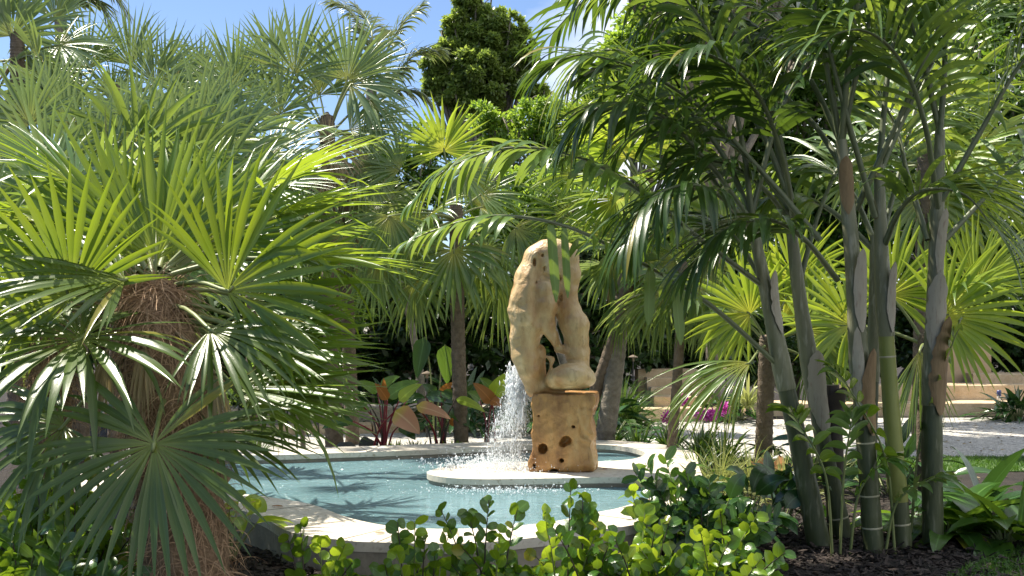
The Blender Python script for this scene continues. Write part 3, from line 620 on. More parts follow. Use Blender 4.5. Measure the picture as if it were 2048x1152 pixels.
fan_palm('silvery fan palm in the top left corner of the garden', (35, 120), 12.5, (-5.7, 12.6), [
    (25, 72, 0, 65, 5, .9, 140, 120, .2), (110, 40, .3, 60, 0, .6, 120, 90, .2), (5, 30, 0, 110, 0, .8, 120, 100, .2), (120, 90, -.2, 350, 10, .5, 120, 110, .5), (30, 190, 0, 330, 5, .7, 120, 110, .6), (80, 140, .1, 15, 0, .6, 150, 70, .3)], 7, trunk=(.1, .08), seed=6, dead=3, **SILV)
fan_palm('silvery fan palm with upright fans right of the corner palm', (235, 215), 12.8, (-4.7, 13), [
    (176, 140, 0, 92, 5, .9, 140, 65, .15), (165, 148, -.1, 190, 15, .8, 130, 75, .4), (262, 130, .1, 100, 0, .9, 130, 70, .15), (310, 167, 0, 84, 5, .9, 130, 80, .15), (330, 165, .3, 45, 0, .7, 140, 70, .2), (225, 190, 0, 100, 10, .8, 80, 80, .2), (340, 190, 0, 355, 10, .6, 120, 100, .5), (160, 210, 0, 170, 0, .6, 120, 80, .4)], 5, trunk=(.09, .07), seed=7, **SILV)
fan_palm('silvery fan palm with a fan leaning left below the open sky', (500, 280), 13, (-3.1, 13.2), [
    (468, 180, 0, 112, 5, .9, 140, 80, .15), (480, 175, .2, 75, 0, .8, 120, 80, .2), (560, 228, -.2, 92, 8, .95, 120, 105, .15), (430, 210, 0, 160, 0, .6, 120, 80, .3), (520, 200, .3, 90, 0, .8, 130, 80, .2), (400, 160, .4, 125, 0, .7, 110, 80, .3)], 4, trunk=(.09, .07), seed=8, **SILV)
fan_palm('tall silvery fan palm standing against the sky with a dead tan fan', (655, 275), 12.8, (-2.1, 13), [
    (590, 148, 0, 85, 5, .9, 150, 85, .12), (695, 160, 0, 92, 5, .9, 150, 80, .12), (700, 170, .1, 5, 10, .7, 150, 85, .6), (705, 150, .4, 35, 0, .6, 140, 70, .2), (640, 190, .3, 80, 0, .8, 120, 80, .2), (740, 200, .3, 330, 0, .5, 130, 80, .6), (545, 130, .3, 105, 0, .8, 120, 70, .2),
    (656, 292, -.3, 100, 5, .9, 65, 40, .2, 'dead'), (660, 292, -.3, 340, 8, .8, 90, 60, .6, 'dead'), (640, 340, -.2, 265, 5, .8, 110, 70, .5, 'silver'), (720, 330, 0, 280, 5, .8, 110, 90, .5), (700, 260, .2, 20, 0, .6, 140, 80, .3)], 4, trunk=(.11, .09), seed=9, dead=9, **SILV)
fan_palm('pale green fan palm filling the gap under the silvery fans at the left', (150, 330), 11, (-4.4, 11.2), [(60, 250, 0, 110, 5, .8, 150, 100, .4), (140, 260, .2, 85, 0, .8, 150, 80, .4), (230, 280, 0, 60, 5, .7, 150, 90, .5), (20, 330, 0, 170, 5, .7, 150, 110, .6), (100, 210, .4, 95, 0, .8, 130, 90, .4)], 3, trunk=(.1, .08), seed=26, dead=2, **SILV)
fan_palm('pale arching fan palm crown between the shaggy palm and the tall silvery palm', (390, 300), 10.8, (-3.3, 11.0), [(330, 270, 0, 105, 0, .7, 150, 90, .9), (400, 250, .1, 85, 0, .8, 160, 80, .9), (470, 290, 0, 50, 5, .7, 170, 80, .8), (540, 310, 0, 20, 5, .5, 170, 80, .6), (440, 230, .4, 70, 0, .8, 130, 90, .6), (280, 240, .3, 120, 0, .8, 130, 90, .7)], 3, trunk=(.1, .08), seed=27, dead=2, **SILV)
fan_palm('olive fan palm below the tall silvery palm with hanging old fans', (690, 420), 13.6, (-2.0, 13.8), [(690, 400, 0, 80, 5, .8, 120, 110, .4), (640, 430, 0, 190, 5, .6, 120, 90, .6), (740, 420, .1, 0, 5, .6, 120, 90, .6), (720, 470, 0, 290, 5, .8, 120, 100, .6)], 7, trunk=(.09, .08), seed=28, dead=4, **SILV)
fan_palm('fan palm with a ringed brown trunk left of the driftwood sculpture', (912, 440), 12.6, (-.58, 12.7), [
    (908, 500, -.3, 270, 12, .95, 150, 120, .5), (780, 432, -.7, 262, 10, .85, 150, 95, .8), (755, 530, -.6, 280, 8, .85, 125, 95, .6), (690, 470, -.2, 215, 5, .7, 120, 90, .7), (830, 560, -.1, 265, 5, .85, 130, 80, .6), (888, 302, 0, 92, 8, 1, 118, 115, .1, 'lime'), (925, 345, .2, 270, 0, .9, 85, 130, .3, 'silver'), (1000, 560, .3, 262, 5, .9, 150, 80, .5), (1030, 455, 0, 320, 8, .6, 130, 90, .7), (845, 420, .2, 200, 0, .5, 130, 90, .7), (960, 390, .3, 30, 0, .6, 120, 90, .4), (800, 340, .2, 150, 0, .7, 110, 80, .4), (960, 520, .2, 290, 0, .8, 120, 80, .7)],
    4, .7, ('thatch',), (.085, .08), seed=10, group='fan palms', pet=.55, elev=(-50, 40), droop=.7)
fan_palm('fan palm with a leaning grey trunk just right of the sculpture', (1250, 500), 12.4, (1.02, 12.5), [
    (1222, 525, 0, 300, 8, .9, 120, 110, .5), (1180, 480, .3, 100, 0, .8, 110, 110, .4), (1250, 590, -.1, 270, 5, .9, 130, 60, .6), (1140, 430, .3, 150, 0, .7, 110, 90, .6), (1290, 520, .1, 330, 0, .7, 120, 100, .6)], 5, .6, ('thatch', 'silver'), (.12, .09), 'grey_bark', seed=11, group='fan palms', dead=3, elev=(-40, 40))
fan_palm('tall lime green backlit fan palm behind the long arching fronds', (1290, 380), 11.9, (.7, 12.8), [
    (1255, 312, 0, 105, 5, .95, 130, 125, .3, 'lime'), (1265, 235, .2, 80, 0, .9, 120, 110, .3, 'lime'), (1190, 260, .3, 120, 0, .7, 100, 80, .4, 'lime'), (1340, 300, .3, 60, 0, .8, 130, 110, .4, 'lime'), (1230, 400, .1, 200, 5, .6, 150, 80, .8), (1330, 400, 0, 330, 5, .8, 140, 110, .6), (1150, 350, .4, 160, 0, .6, 110, 90, .6, 'lime')],
    5, .7, ('lime', 'thatch'), (.08, .07), seed=12, group='fan palms', elev=(-30, 60))
fan_palm('fan palm with a slim trunk and hanging fans by the stone steps', (1365, 550), 11.4, (1.65, 11.5), [
    (1400, 550, 0, 262, 8, .9, 170, 90, .6), (1330, 585, .1, 250, 5, .8, 140, 80, .8), (1430, 530, .2, 300, 5, .8, 160, 80, .7), (1350, 520, .3, 200, 0, .7, 140, 90, .7), (1450, 470, .3, 60, 0, .8, 150, 100, .4)], 4, .75, ('thatch',), (.055, .05), seed=13, group='fan palms', elev=(-50, 20))
fan_palm('young stout trunked fan palm with drooping fans in front of the steps', (1535, 690), 10.2, (2.37, 10.4), [
    (1500, 628, 0, 150, 5, .8, 170, 110, .3, 'lime'), (1500, 725, -.4, 195, 20, .45, 250, 42, 1.1, 'thatch'), (1565, 640, .2, 60, 0, .8, 190, 100, .3, 'lime'), (1620, 660, 0, 15, 5, .7, 170, 90, .5, 'thatch'), (1590, 560, .3, 75, 0, .9, 150, 100, .3, 'lime'), (1620, 720, 0, 310, 0, .8, 140, 70, .6)], 2, .65, ('thatch',), (.085, .075), 'bark', seed=14, group='fan palms', elev=(20, 60), pet=.4, nseg=28)
fan_palm('bright fan palm spreading pale fans behind the right hand canes', (1850, 690), 9.4, (3.62, 9.6), [
    (1888, 632, -.1, 14, 8, .85, 200, 105, .35, 'lime'), (1780, 590, .2, 70, 0, .8, 170, 110, .3, 'lime'), (1700, 650, .2, 150, 5, .7, 170, 110, .4, 'lime'), (1840, 700, -.3, 265, 10, .8, 190, 40, .4), (1950, 580, .3, 60, 0, .6, 190, 60, .5, 'lime')], 1, .6, ('thatch',), (.07, .06), seed=15, group='fan palms', elev=(30, 70), nseg=28)
fan_palm('fan palm hanging sunlit fans above the retaining wall on the right', (1850, 330), 13, (4.9, 13.2), [
    (1850, 390, 0, 285, 8, .9, 170, 120, .4, 'thatch'), (1935, 400, .1, 330, 5, .8, 160, 100, .6, 'lime'), (1800, 250, .2, 60, 0, .8, 170, 110, .3, 'lime'), (1900, 200, .3, 80, 0, .8, 170, 110, .3, 'lime'), (1960, 290, 0, 10, 0, .7, 170, 100, .5, 'lime'), (1740, 330, 0, 190, 0, .7, 160, 100, .5, 'thatch')], 6, .9, ('lime', 'thatch'), (.1, .09), seed=16, group='fan palms', elev=(-30, 70))

# ------------------------------------------------------------------ feather palms
def feather(mb, ctrl, Lmax=.55, nl=34, width=.05, start=.18, droop=1.0, lift=.25, seed=0, mleaf=0, mr=1, r0=.014, ang=(68, 30), prof=LANCE, upv=UP, skip=None):
    r = np.random.default_rng(seed); k = 60; c = spline(ctrl, k); tn = nrm(np.gradient(c, axis=0))
    tube(mb, c, np.linspace(r0, .003, k), 6, m=mr)
    u = np.linspace(start, .995, nl)
    if skip: u = u[(u < skip[0]) | (u > skip[1])]; nl = len(u)
    i = u * (k - 1); i0 = np.clip(i.astype(int), 0, k - 2); fr = (i - i0)[:, None]
    p = c[i0] * (1 - fr) + c[i0 + 1] * fr; T = nrm(tn[i0] * (1 - fr) + tn[i0 + 1] * fr)
    s = nrm(np.cross(T, upv)); nn = nrm(np.cross(s, T)); v = (u - start) / (1 - start)
    Lp = Lmax * (.45 + .55 * np.sin(np.pi * np.clip(v * .8 + .12, 0, 1))) * np.where(v > .85, 1 - (v - .85) * 2.2, 1)
    a = np.radians(ang[0] + (ang[1] - ang[0]) * v)
    for sg in (-1, 1):
        al = a + r.normal(0, .09, nl)
        d = np.cos(al)[:, None] * T + np.sin(al)[:, None] * (sg * s) + nn * (lift + r.normal(0, .1, nl))[:, None]
        leaves(mb, p + r.normal(0, .004, (nl, 3)), d, nn + .12 * sg * s + r.normal(0, .15, (nl, 3)), Lp * r.uniform(.88, 1.08, nl), width * r.uniform(.8, 1.15, nl) * np.clip(1.15 - .5 * v, .5, 1.1), prof, droop=droop * r.uniform(.5, 1.5, nl), K=8, fold=.22, m=mleaf)

def clump():
    d = 7.4; base = np.array([2.35, 7.45, 0.0])
    root = thing('clumping_palm', 'tall clump of ringed palm canes with dark feather fronds on the right', 'palm', base)
    def W(x, y, dd=0): return P(x, y, d + dd)
    # bottom..top control points (photo pixels), depth offset, radii, crownshaft from, materials
    stems = [
        ([(1642, 1110), (1600, 900), (1565, 740), (1530, 570), (1502, 430)], 0, (.1, .078, .07, .055, .035), .45, 'stem_green'),
        ([(1688, 1085), (1650, 900), (1618, 720), (1592, 540), (1575, 380)], .28, (.085, .07, .068, .055, .035), .42, 'stem_green'),
        ([(1748, 1100), (1732, 900), (1718, 720), (1702, 480), (1682, 280)], -.15, (.082, .075, .07, .062, .045), .42, 'stem_green'),
        ([(1806, 1092), (1785, 850), (1772, 660), (1762, 480), (1758, 330)], -.02, (.075, .07, .062, .055, .04), .5, 'stem_lime'),
        ([(1866, 1092), (1864, 880), (1868, 680), (1874, 440), (1880, 260)], .02, (.085, .085, .072, .058, .04), .35, 'stem_green'),
        ([(1735, 1085), (1742, 860), (1748, 650), (1748, 470)], .4, (.06, .055, .05, .035), .5, 'stem_green'),
        ([(1672, 1080), (1668, 900), (1664, 770)], .35, (.075, .08, .06), 2, 'dark_stalk')]
    objs = []
    for si, (cp, dd, rad, shaft, ms) in enumerate(stems):
        c = spline([W(x, y, dd) for x, y in cp], 90); c[0, 2] = -.03
        rr = np.interp(np.linspace(0, 1, 90), np.linspace(0, 1, len(rad)), rad) * .82 * (1 + .012 * R.standard_normal(90))
        kk = int(89 * min(shaft, 1)) + 1
        mb = MB(); gk = 8 if ms == 'stem_lime' else 1; tube(mb, c[:gk + 1], rr[:gk + 1], 18, m=2, cap=False); tube(mb, c[gk:kk], rr[gk:kk], 18)
        rg = {2: [5, 12, 24], 3: [4, 17, 38], 1: [6], 0: [], 4: []}.get(si, [8])
        for g in rg:     # leaf scars: pale swollen rings
            if g + 1 < kk:
                e = nrm(c[g + 1] - c[g]); tube(mb, [c[g] - e * .006, c[g], c[g] + e * .006], [rr[g] * 1.005, rr[g] * 1.05, rr[g] * 1.005], 18, m=1, cap=False)
        so2 = mb.build('stem', [M[ms], M['stem_ring'], M['stem_green']], root, base); objs.append((so2, c, rr))
        if kk < 90:
            r2 = rr[kk - 2:].copy(); r2 *= 1 + .16 * np.exp(-((np.arange(len(r2)) - 8) / 9.0) ** 2)
            mb = MB(); tube(mb, c[kk - 2:], r2, 18); mb.build('crownshaft', M['shaft'], so2, base)
    def sheath(si, i0, i1, th0, wid, m, flare=.045):
        so2, c, rr = objs[si]; idx = np.arange(i0, i1); n = len(idx); mb = MB()
        t = np.linspace(0, 1, n); hw = wid * np.clip(t * 3.2 + .05, 0, 1) ** .7 * (1 - t ** 3) ** .6 * (1 + .07 * R.standard_normal(n)); cols = 9
        a = th0 + .25 * t[:, None] + np.linspace(-1, 1, cols)[None] * hw[:, None]; rad = (rr[idx] * 1.1 + .006 + flare * t ** 2)[:, None]
        V = c[idx][:, None] + np.stack([rad * np.cos(a), rad * np.sin(a), 0 * a + R.normal(0, .002, a.shape)], -1)
        V2 = c[idx][:, None] + np.stack([(rad + .006) * np.cos(a), (rad + .006) * np.sin(a), 0 * a], -1)
        for VV, fl in ((V, 1), (V2, 0)):
            i = (np.arange(n - 1) * cols)[:, None] + np.arange(cols - 1)[None]; q = np.stack([i, i + 1, i + cols + 1, i + cols], -1).reshape(-1, 4)
            mb.add(VV, q=q[:, ::-1] if fl else q)
        mb.build('dry_sheath', M[m], so2, base)
    sheath(2, 26, 48, -1.1, 1.0, 'sheath'); sheath(2, 30, 52, -2.1, .5, 'sheath_pale'); sheath(2, 72, 86, -1.9, .8, 'sheath'); sheath(4, 28, 50, -1.25, 1.1, 'sheath'); sheath(4, 42, 58, -1.9, .9, 'sheath_pale'); sheath(1, 26, 48, -1.4, 1.2, 'sheath_pale'); sheath(3, 44, 62, -1.2, .6, 'sheath_pale'); sheath(0, 54, 72, -1.0, .7, 'sheath_pale'); sheath(2, 50, 66, -1.4, .7, 'sheath_pale'); sheath(4, 56, 70, -1.6, .5, 'sheath_pale'); sheath(6, 62, 89, -1.3, 1.3, 'dark_stalk')
    def frond(si, pts, leaf='feather', extra=(), **k):
        mb = MB(); feather(mb, [W(x, y, dd) for x, y, dd in pts], **k)
        for x0, y0, x1, y1, dd, wp in extra:
            a_, b_ = W(x0, y0, dd), W(x1, y1, dd); leaves(mb, a_, b_ - a_, [.3, -1, .1], np.linalg.norm(b_ - a_), wp / F * 7, lambda t: np.minimum(1, (1 - t) * 4 + .15) * np.minimum(1, .4 + 4 * t), droop=.1, K=8, fold=.25)
        mb.build('frond', [M[leaf], M['rachis']], objs[si][0], base)
    # two long fronds arching over the pool
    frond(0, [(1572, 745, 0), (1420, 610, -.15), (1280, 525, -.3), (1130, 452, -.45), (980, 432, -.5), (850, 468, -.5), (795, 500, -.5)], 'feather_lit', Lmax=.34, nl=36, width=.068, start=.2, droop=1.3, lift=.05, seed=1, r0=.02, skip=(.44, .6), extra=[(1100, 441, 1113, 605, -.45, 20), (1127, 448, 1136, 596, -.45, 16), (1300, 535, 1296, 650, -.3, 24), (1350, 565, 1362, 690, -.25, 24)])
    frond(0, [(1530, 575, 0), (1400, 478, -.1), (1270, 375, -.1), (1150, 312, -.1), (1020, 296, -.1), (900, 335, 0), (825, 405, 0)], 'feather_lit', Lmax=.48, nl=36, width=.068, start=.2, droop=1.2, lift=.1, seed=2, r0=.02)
    Fs = [(0, [(1502, 430, 0), (1440, 300, .1), (1330, 170, .1), (1230, 100, .1), (1150, 140, .1), (1110, 240, .1)]),
          (2, [(1640, 480, -.1), (1530, 350, -.1), (1400, 215, -.2), (1280, 140, -.3), (1170, 110, -.3), (1090, 130, -.3)]),
          (1, [(1583, 400, .2), (1540, 200, .2), (1450, 10, .3), (1330, -90, .4), (1180, -120, .4)]),
          (2, [(1690, 330, -.1), (1640, 60, -.2), (1600, -150, -.2), (1500, -300, -.2), (1380, -330, -.2)]),
          (3, [(1750, 435, -.05), (1690, 220, -.2), (1625, 0, -.3), (1520, -160, -.4), (1400, -200, -.5)]),
          (3, [(1712, 420, 0), (1810, 210, -.2), (1905, 0, -.4), (2000, -120, -.5), (2100, -140, -.6)]),
          (3, [(1762, 340, 0), (1815, 220, .1), (1868, 120, .1), (1960, 20, .2), (2080, 0, .2)]),
          (4, [(1880, 405, 0), (1960, 265, -.1), (2040, 130, -.2), (2120, 60, -.3), (2220, 60, -.3)]),
          (4, [(1890, 480, 0), (1970, 395, .1), (2050, 315, .2), (2150, 270, .3), (2260, 300, .3)]),
          (4, [(1855, 480, 0), (1815, 350, .2), (1785, 240, .4), (1700, 120, .6), (1600, 80, .8)]),
          (2, [(1680, 300, -.1), (1720, 120, -.2), (1770, -60, -.3), (1850, -180, -.5), (1960, -200, -.7)]),
          (1, [(1580, 420, .2), (1500, 320, .4), (1400, 250, .6), (1290, 250, .8), (1210, 330, .9)]),
          (0, [(1510, 470, 0), (1450, 400, -.3), (1380, 370, -.6), (1300, 400, -.8), (1250, 490, -.9)]),
          (4, [(1880, 270, 0), (1890, 100, 0), (1880, -80, -.1), (1820, -220, -.2), (1720, -280, -.3)]),
          (1, [(1600, 560, .3), (1640, 420, .5), (1700, 300, .8), (1790, 240, 1.1), (1880, 270, 1.3)]),
          (5, [(1748, 480, .4), (1700, 380, .6), (1640, 330, .8), (1560, 330, 1.0), (1480, 400, 1.1)]),
          (2, [(1675, 560, -.1), (1610, 480, -.3), (1540, 440, -.5), (1450, 460, -.7), (1380, 540, -.8)]),
          (0, [(1560, 640, 0), (1500, 520, .3), (1440, 450, .5), (1350, 440, .7), (1270, 500, .8)]),
          (3, [(1765, 500, 0), (1800, 420, -.3), (1850, 380, -.5), (1930, 390, -.6), (1990, 460, -.7)]),
          (4, [(1876, 420, 0), (1850, 250, -.3), (1800, 120, -.5), (1720, 60, -.7), (1620, 90, -.8)]),
          (5, [(1752, 520, .4), (1800, 340, .6), (1850, 160, .9), (1930, 30, 1.2), (2020, -30, 1.4)]),
          (2, [(1690, 300, 0), (1600, 130, .3), (1480, 40, .6), (1350, 20, .9), (1240, 90, 1.1)]),
          (1, [(1585, 430, .2), (1560, 300, -.2), (1510, 180, -.5), (1420, 110, -.7), (1320, 120, -.9)]),
          (0, [(1515, 500, 0), (1440, 380, .2), (1360, 260, .4), (1260, 190, .6), (1170, 230, .8)]),
          (1, [(1580, 400, .2), (1500, 210, .3), (1400, 60, .4), (1280, -30, .5), (1160, -20, .6)]),
          (0, [(1505, 440, 0), (1480, 260, -.1), (1430, 90, -.2), (1340, -30, -.3), (1230, -40, -.4)]),
          (5, [(1748, 420, .4), (1690, 240, .5), (1610, 100, .6), (1500, 10, .8), (1390, 40, 1.0)]),
          (0, [(1508, 450, 0), (1420, 330, -.2), (1320, 230, -.3), (1210, 210, -.4), (1130, 280, -.4)]),
          (1, [(1578, 390, .2), (1520, 260, .5), (1450, 150, .7), (1360, 110, .9), (1280, 170, 1.1)]),
          (2, [(1690, 340, 0), (1620, 240, .3), (1540, 180, .5), (1450, 190, .7), (1380, 280, .8)]),
          (5, [(1748, 500, .4), (1660, 420, .5), (1580, 390, .6), (1490, 420, .7), (1430, 510, .8)]),
          (1, [(1585, 450, .28), (1530, 380, .1), (1460, 330, 0), (1380, 330, -.1), (1320, 410, -.2)]),
          (2, [(1684, 300, -.15), (1650, 150, .1), (1590, 20, .3), (1500, -60, .5), (1400, -40, .7)])]
    for i, (si, pts) in enumerate(Fs):
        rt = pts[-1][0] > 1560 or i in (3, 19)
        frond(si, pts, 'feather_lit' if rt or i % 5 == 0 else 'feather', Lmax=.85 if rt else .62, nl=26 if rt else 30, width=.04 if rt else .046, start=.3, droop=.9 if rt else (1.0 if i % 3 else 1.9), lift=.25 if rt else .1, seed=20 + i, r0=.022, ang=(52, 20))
    # canopy over the frame that throws the shade
    for i in range(5):
        so2, c, rr = objs[i % 5]; tp = c[-1]; a = i * 2.4; D = np.array([math.cos(a), math.sin(a), 0])
        mb = MB(); feather(mb, [tp, tp + D * .25 + UP * .8, tp + D * .8 + UP * 1.5, tp + D * 1.6 + UP * 1.75, tp + D * 2.3 + UP * 1.4], Lmax=.62, nl=34, width=.055, start=.22, droop=1.2, lift=.3, seed=60 + i, r0=.022)
        mb.build('frond', [M['feather'], M['rachis']], so2, base)
    # suckers at the foot
    for i, (x, y, dd, x2, y2) in enumerate([(1665, 1060, -.3, 1600, 850), (1680, 1060, -.25, 1700, 860), (1700, 1065, -.2, 1760, 930), (1770, 1070, -.2, 1860, 960), (1790, 1075, -.2, 1700, 780), (1820, 1070, .1, 1900, 700)]):
        mb = MB(); p0 = W(x, y, dd); p0[2] = 0; p2 = W(x2, y2, dd - .1); pm = (p0 + p2) / 2 + [(p0[0] - p2[0]) * .25, 0, .1]
        feather(mb, [p0, pm, p2, p2 + (p2 - pm) * .4 - UP * .05], Lmax=.26, nl=9, width=.056, start=.35, droop=.9, lift=.2, seed=90 + i, r0=.01)
        mb.build('sucker', [M['feather_lit' if i % 2 else 'plum'], M['petiole']], root, base)
clump()

def coconut(label, crown, d, pts_list, base_xy):
    base = np.array([*base_xy, 0.0]); root = thing('coconut_palm', label, 'palm', base, 'coconut palms'); C_ = P(*crown, d)
    mb = MB(); tube(mb, spline([base, (base + C_) / 2 + [.2, 0, 0], C_], 20), np.linspace(.16, .1, 20), 10); mb.build('trunk', M['grey_bark'], root, base)
    for i, pl in enumerate(pts_list):
        mb = MB(); feather(mb, [C_] + [P(x, y, d + dd) for x, y, dd in pl], Lmax=.62, nl=44, width=.05, start=.12, droop=.9, lift=.1, seed=200 + i, r0=.03, ang=(60, 20))
        mb.build('frond', [M['coco'], M['petiole']], root, base)
coconut('distant coconut palm with feather fronds rising behind the silvery fans', (742, 175), 20, [[(735, 90, 0), (705, 30, 0), (665, 2, 0)], [(745, 80, 0), (735, 40, .5), (710, 10, .8)], [(770, 110, 0), (800, 55, 0), (842, 12, 0)], [(790, 150, 0), (830, 110, 0), (880, 100, 0)], [(800, 180, 0), (840, 190, 0), (880, 240, 0)], [(700, 150, .5), (660, 150, .5), (620, 190, .5)]], (-2.6, 20))
coconut('coconut palm reaching a pale frond into the top left sky', (120, 20), 19, [[(160, -30, 0), (210, -25, 0), (255, 25, 0)], [(150, 0, 0), (195, 5, 0), (225, 60, 0)], [(90, -40, 0), (40, -50, 0), (-20, 0, 0)], [(130, -60, 0), (160, -120, 0), (200, -150, 0)]], (-7.9, 19))

# ------------------------------------------------------------------ broadleaf trees and hedges
def crown_leaves(mb, blobs, n, leaf, r, sub=26, m=0, aspect=.55):
    vol = np.array([b[3] ** 2 for b in blobs]); vol = vol / vol.sum()
    for b, fv in zip(blobs, vol):
        c = np.array(b[:3]); rad = b[3]; sq = b[4] if len(b) > 4 else 1.0
        k = int(n * fv); ns = max(6, int(sub)); u = nrm(r.standard_normal((ns, 3))) * (r.random((ns, 1)) ** .45) * rad * .88; u[:, 2] *= sq
        cs = c + u; pick = r.integers(0, ns, k); sr = rad * r.uniform(.2, .36, ns)
        off = nrm(r.standard_normal((k, 3))) * (r.random((k, 1)) ** .5) * sr[pick][:, None]; off[:, 2] *= .7
        p = cs[pick] + off; od = nrm(off + (p - c) * .5)
        d = nrm(od + .8 * r.standard_normal((k, 3)) - .25 * UP); nn = nrm(UP * .8 + od + .6 * r.standard_normal((k, 3)))
        cards(mb, p, d, nn, leaf * r.uniform(.65, 1.3, k), leaf * aspect * r.uniform(.7, 1.2, k), m=m)

def tree(name, label, base_xy, blobs_px, n, leaf, m, seed, cat='tree', group=None, trunk=.1, tmat='grey_bark', sub=26, aspect=.55, limbs=True):
    r = np.random.default_rng(seed); base = np.array([*base_xy, 0.0]); root = thing(name, label, cat, base, group)
    bl = []
    for b in blobs_px:
        c = P(b[0], b[1], b[3]); bl.append((*c, b[2] / F * b[3], b[4] if len(b) > 4 else 1.0))
    mb = MB(); crown_leaves(mb, bl, n, leaf, r, sub, aspect=aspect); mb.build('crown', M[m], root, base)
    mb = MB(); top = np.mean([b[:3] for b in bl], 0); fork = base + (top - base) * .45
    tube(mb, spline([base - [0, 0, .05], (base + fork) / 2 + [.05, 0, 0], fork], 10), np.linspace(trunk, trunk * .7, 10), 10, jit=.05)
    for b in bl:
        c = np.array(b[:3]); tube(mb, spline([fork, (fork + c) / 2 + r.normal(0, .08, 3), c], 8), np.linspace(trunk * .6, trunk * .15, 8), 6)
        for _ in range(5): tube(mb, spline([(fork + c) / 2, c + r.normal(0, .3, 3) * b[3], c + nrm(r.standard_normal(3)) * b[3] * .8], 6), np.linspace(trunk * .25, trunk * .06, 6), 5)
    mb.build('trunk', M[tmat], root, base); return root

tree('evergreen_tree', 'tall dark conical evergreen tree standing alone against the sky', (-1.2, 34), [(945, -10, 42, 34, 1.1), (925, 40, 45, 34), (975, 45, 48, 34), (905, 95, 45, 34), (950, 90, 62, 34), (1005, 95, 48, 34), (880, 125, 36, 34), (1030, 125, 40, 34), (955, 140, 80, 34), (872, 160, 34, 34), (905, 165, 52, 34), (995, 165, 60, 34), (1042, 160, 28, 34), (950, 190, 62, 34), (1050, 120, 34, 34), (1020, 60, 34, 34), (1045, 90, 26, 34)], 80000, .17, 'tree_olive', 31, trunk=.2, sub=20, aspect=.5)
tree('evergreen_tree', 'small dark evergreen right beside the tall conical one', (1.3, 33), [(1070, 180, 28, 33), (1060, 200, 30, 33), (1085, 205, 22, 33)], 5000, .15, 'tree_olive', 32, trunk=.12, sub=14)
BG = dict(group='trees behind the garden')
tree('leafy_tree', 'bright feathery leaved tree below the conical evergreen', (.5, 22), [(1080, 250, 75, 22), (1010, 270, 65, 22), (1130, 290, 75, 22), (1060, 330, 80, 22), (970, 240, 40, 22), (1160, 220, 40, 22)], 15000, .1, 'tree_bright', 33, trunk=.12, sub=30, **BG)
tree('leafy_tree', 'airy pale green tree left of the clumping palm top', (2.0, 21), [(1200, 170, 45, 21), (1250, 110, 60, 21), (1180, 250, 45, 21), (1290, 60, 70, 21), (1270, 190, 70, 21), (1340, 20, 80, 21), (1340, 140, 70, 21), (1390, 80, 80, 21), (1300, 260, 70, 21), (1400, 200, 80, 21)], 24000, .13, 'tree_bright', 34, trunk=.1, sub=34, **BG)
tree('leafy_tree', 'bright lime shrubby tree between the shaggy palm and the pool', (-3.2, 16.6), [(590, 400, 95, 16), (540, 450, 70, 16), (640, 430, 55, 16), (560, 520, 80, 16), (650, 540, 70, 16)], 11000, .072, 'tree_bright', 35, trunk=.05, sub=34, **BG)
tree('leafy_tree', 'lower green shrubby tree hanging over the low stone wall', (-2.9, 17), [(620, 620, 75, 16.6), (690, 640, 60, 16.6), (560, 660, 70, 16.6), (640, 700, 55, 16.6), (500, 730, 60, 16.6), (700, 560, 50, 16.6)], 10000, .075, 'tree_mid', 36, trunk=.05, sub=34, **BG)
tree('leafy_tree', 'thin green tree behind the ringed trunk palm', (-1.3, 16), [(760, 330, 70, 16), (830, 380, 80, 16), (770, 420, 60, 16), (850, 300, 60, 16), (730, 400, 55, 16)], 9000, .08, 'tree_mid', 37, trunk=.07, sub=30, **BG)
tree('leafy_tree', 'sunlit green tree behind the two arching fronds', (.9, 16), [(1000, 400, 80, 16), (1100, 400, 90, 16), (1170, 330, 70, 16), (1050, 470, 80, 16), (960, 460, 60, 16)], 12000, .08, 'tree_bright', 38, trunk=.08, sub=30, **BG)
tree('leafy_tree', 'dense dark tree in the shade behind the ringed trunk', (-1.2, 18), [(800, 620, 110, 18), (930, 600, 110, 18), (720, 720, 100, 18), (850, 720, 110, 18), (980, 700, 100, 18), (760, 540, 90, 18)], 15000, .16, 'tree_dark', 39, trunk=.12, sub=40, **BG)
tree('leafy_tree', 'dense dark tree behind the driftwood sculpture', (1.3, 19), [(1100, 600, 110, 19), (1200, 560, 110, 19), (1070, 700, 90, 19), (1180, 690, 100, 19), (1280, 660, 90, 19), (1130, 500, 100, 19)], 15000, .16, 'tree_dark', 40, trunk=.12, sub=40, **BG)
tree('leafy_tree', 'dark leafy tree rising behind the stone steps', (3.2, 21), [(1330, 600, 100, 21), (1430, 560, 110, 21), (1400, 450, 120, 21), (1300, 480, 100, 21), (1500, 480, 110, 21), (1450, 660, 70, 21)], 15000, .17, 'tree_mid', 41, trunk=.14, sub=40, **BG)
tree('leafy_tree', 'tall shaded tree behind the middle of the cane clump', (5.6, 22), [(1580, 400, 130, 22), (1650, 300, 130, 22), (1560, 250, 120, 22), (1700, 450, 130, 22), (1620, 560, 130, 22), (1450, 280, 110, 22), (1480, 120, 120, 22), (1600, 120, 130, 22), (1720, 150, 120, 22), (1400, 180, 100, 22), (1560, 0, 120, 22), (1700, 20, 130, 22), (1830, 60, 130, 22), (2000, 40, 130, 22), (1380, 60, 100, 22)], 40000, .18, 'tree_mid', 42, trunk=.16, sub=40, **BG)
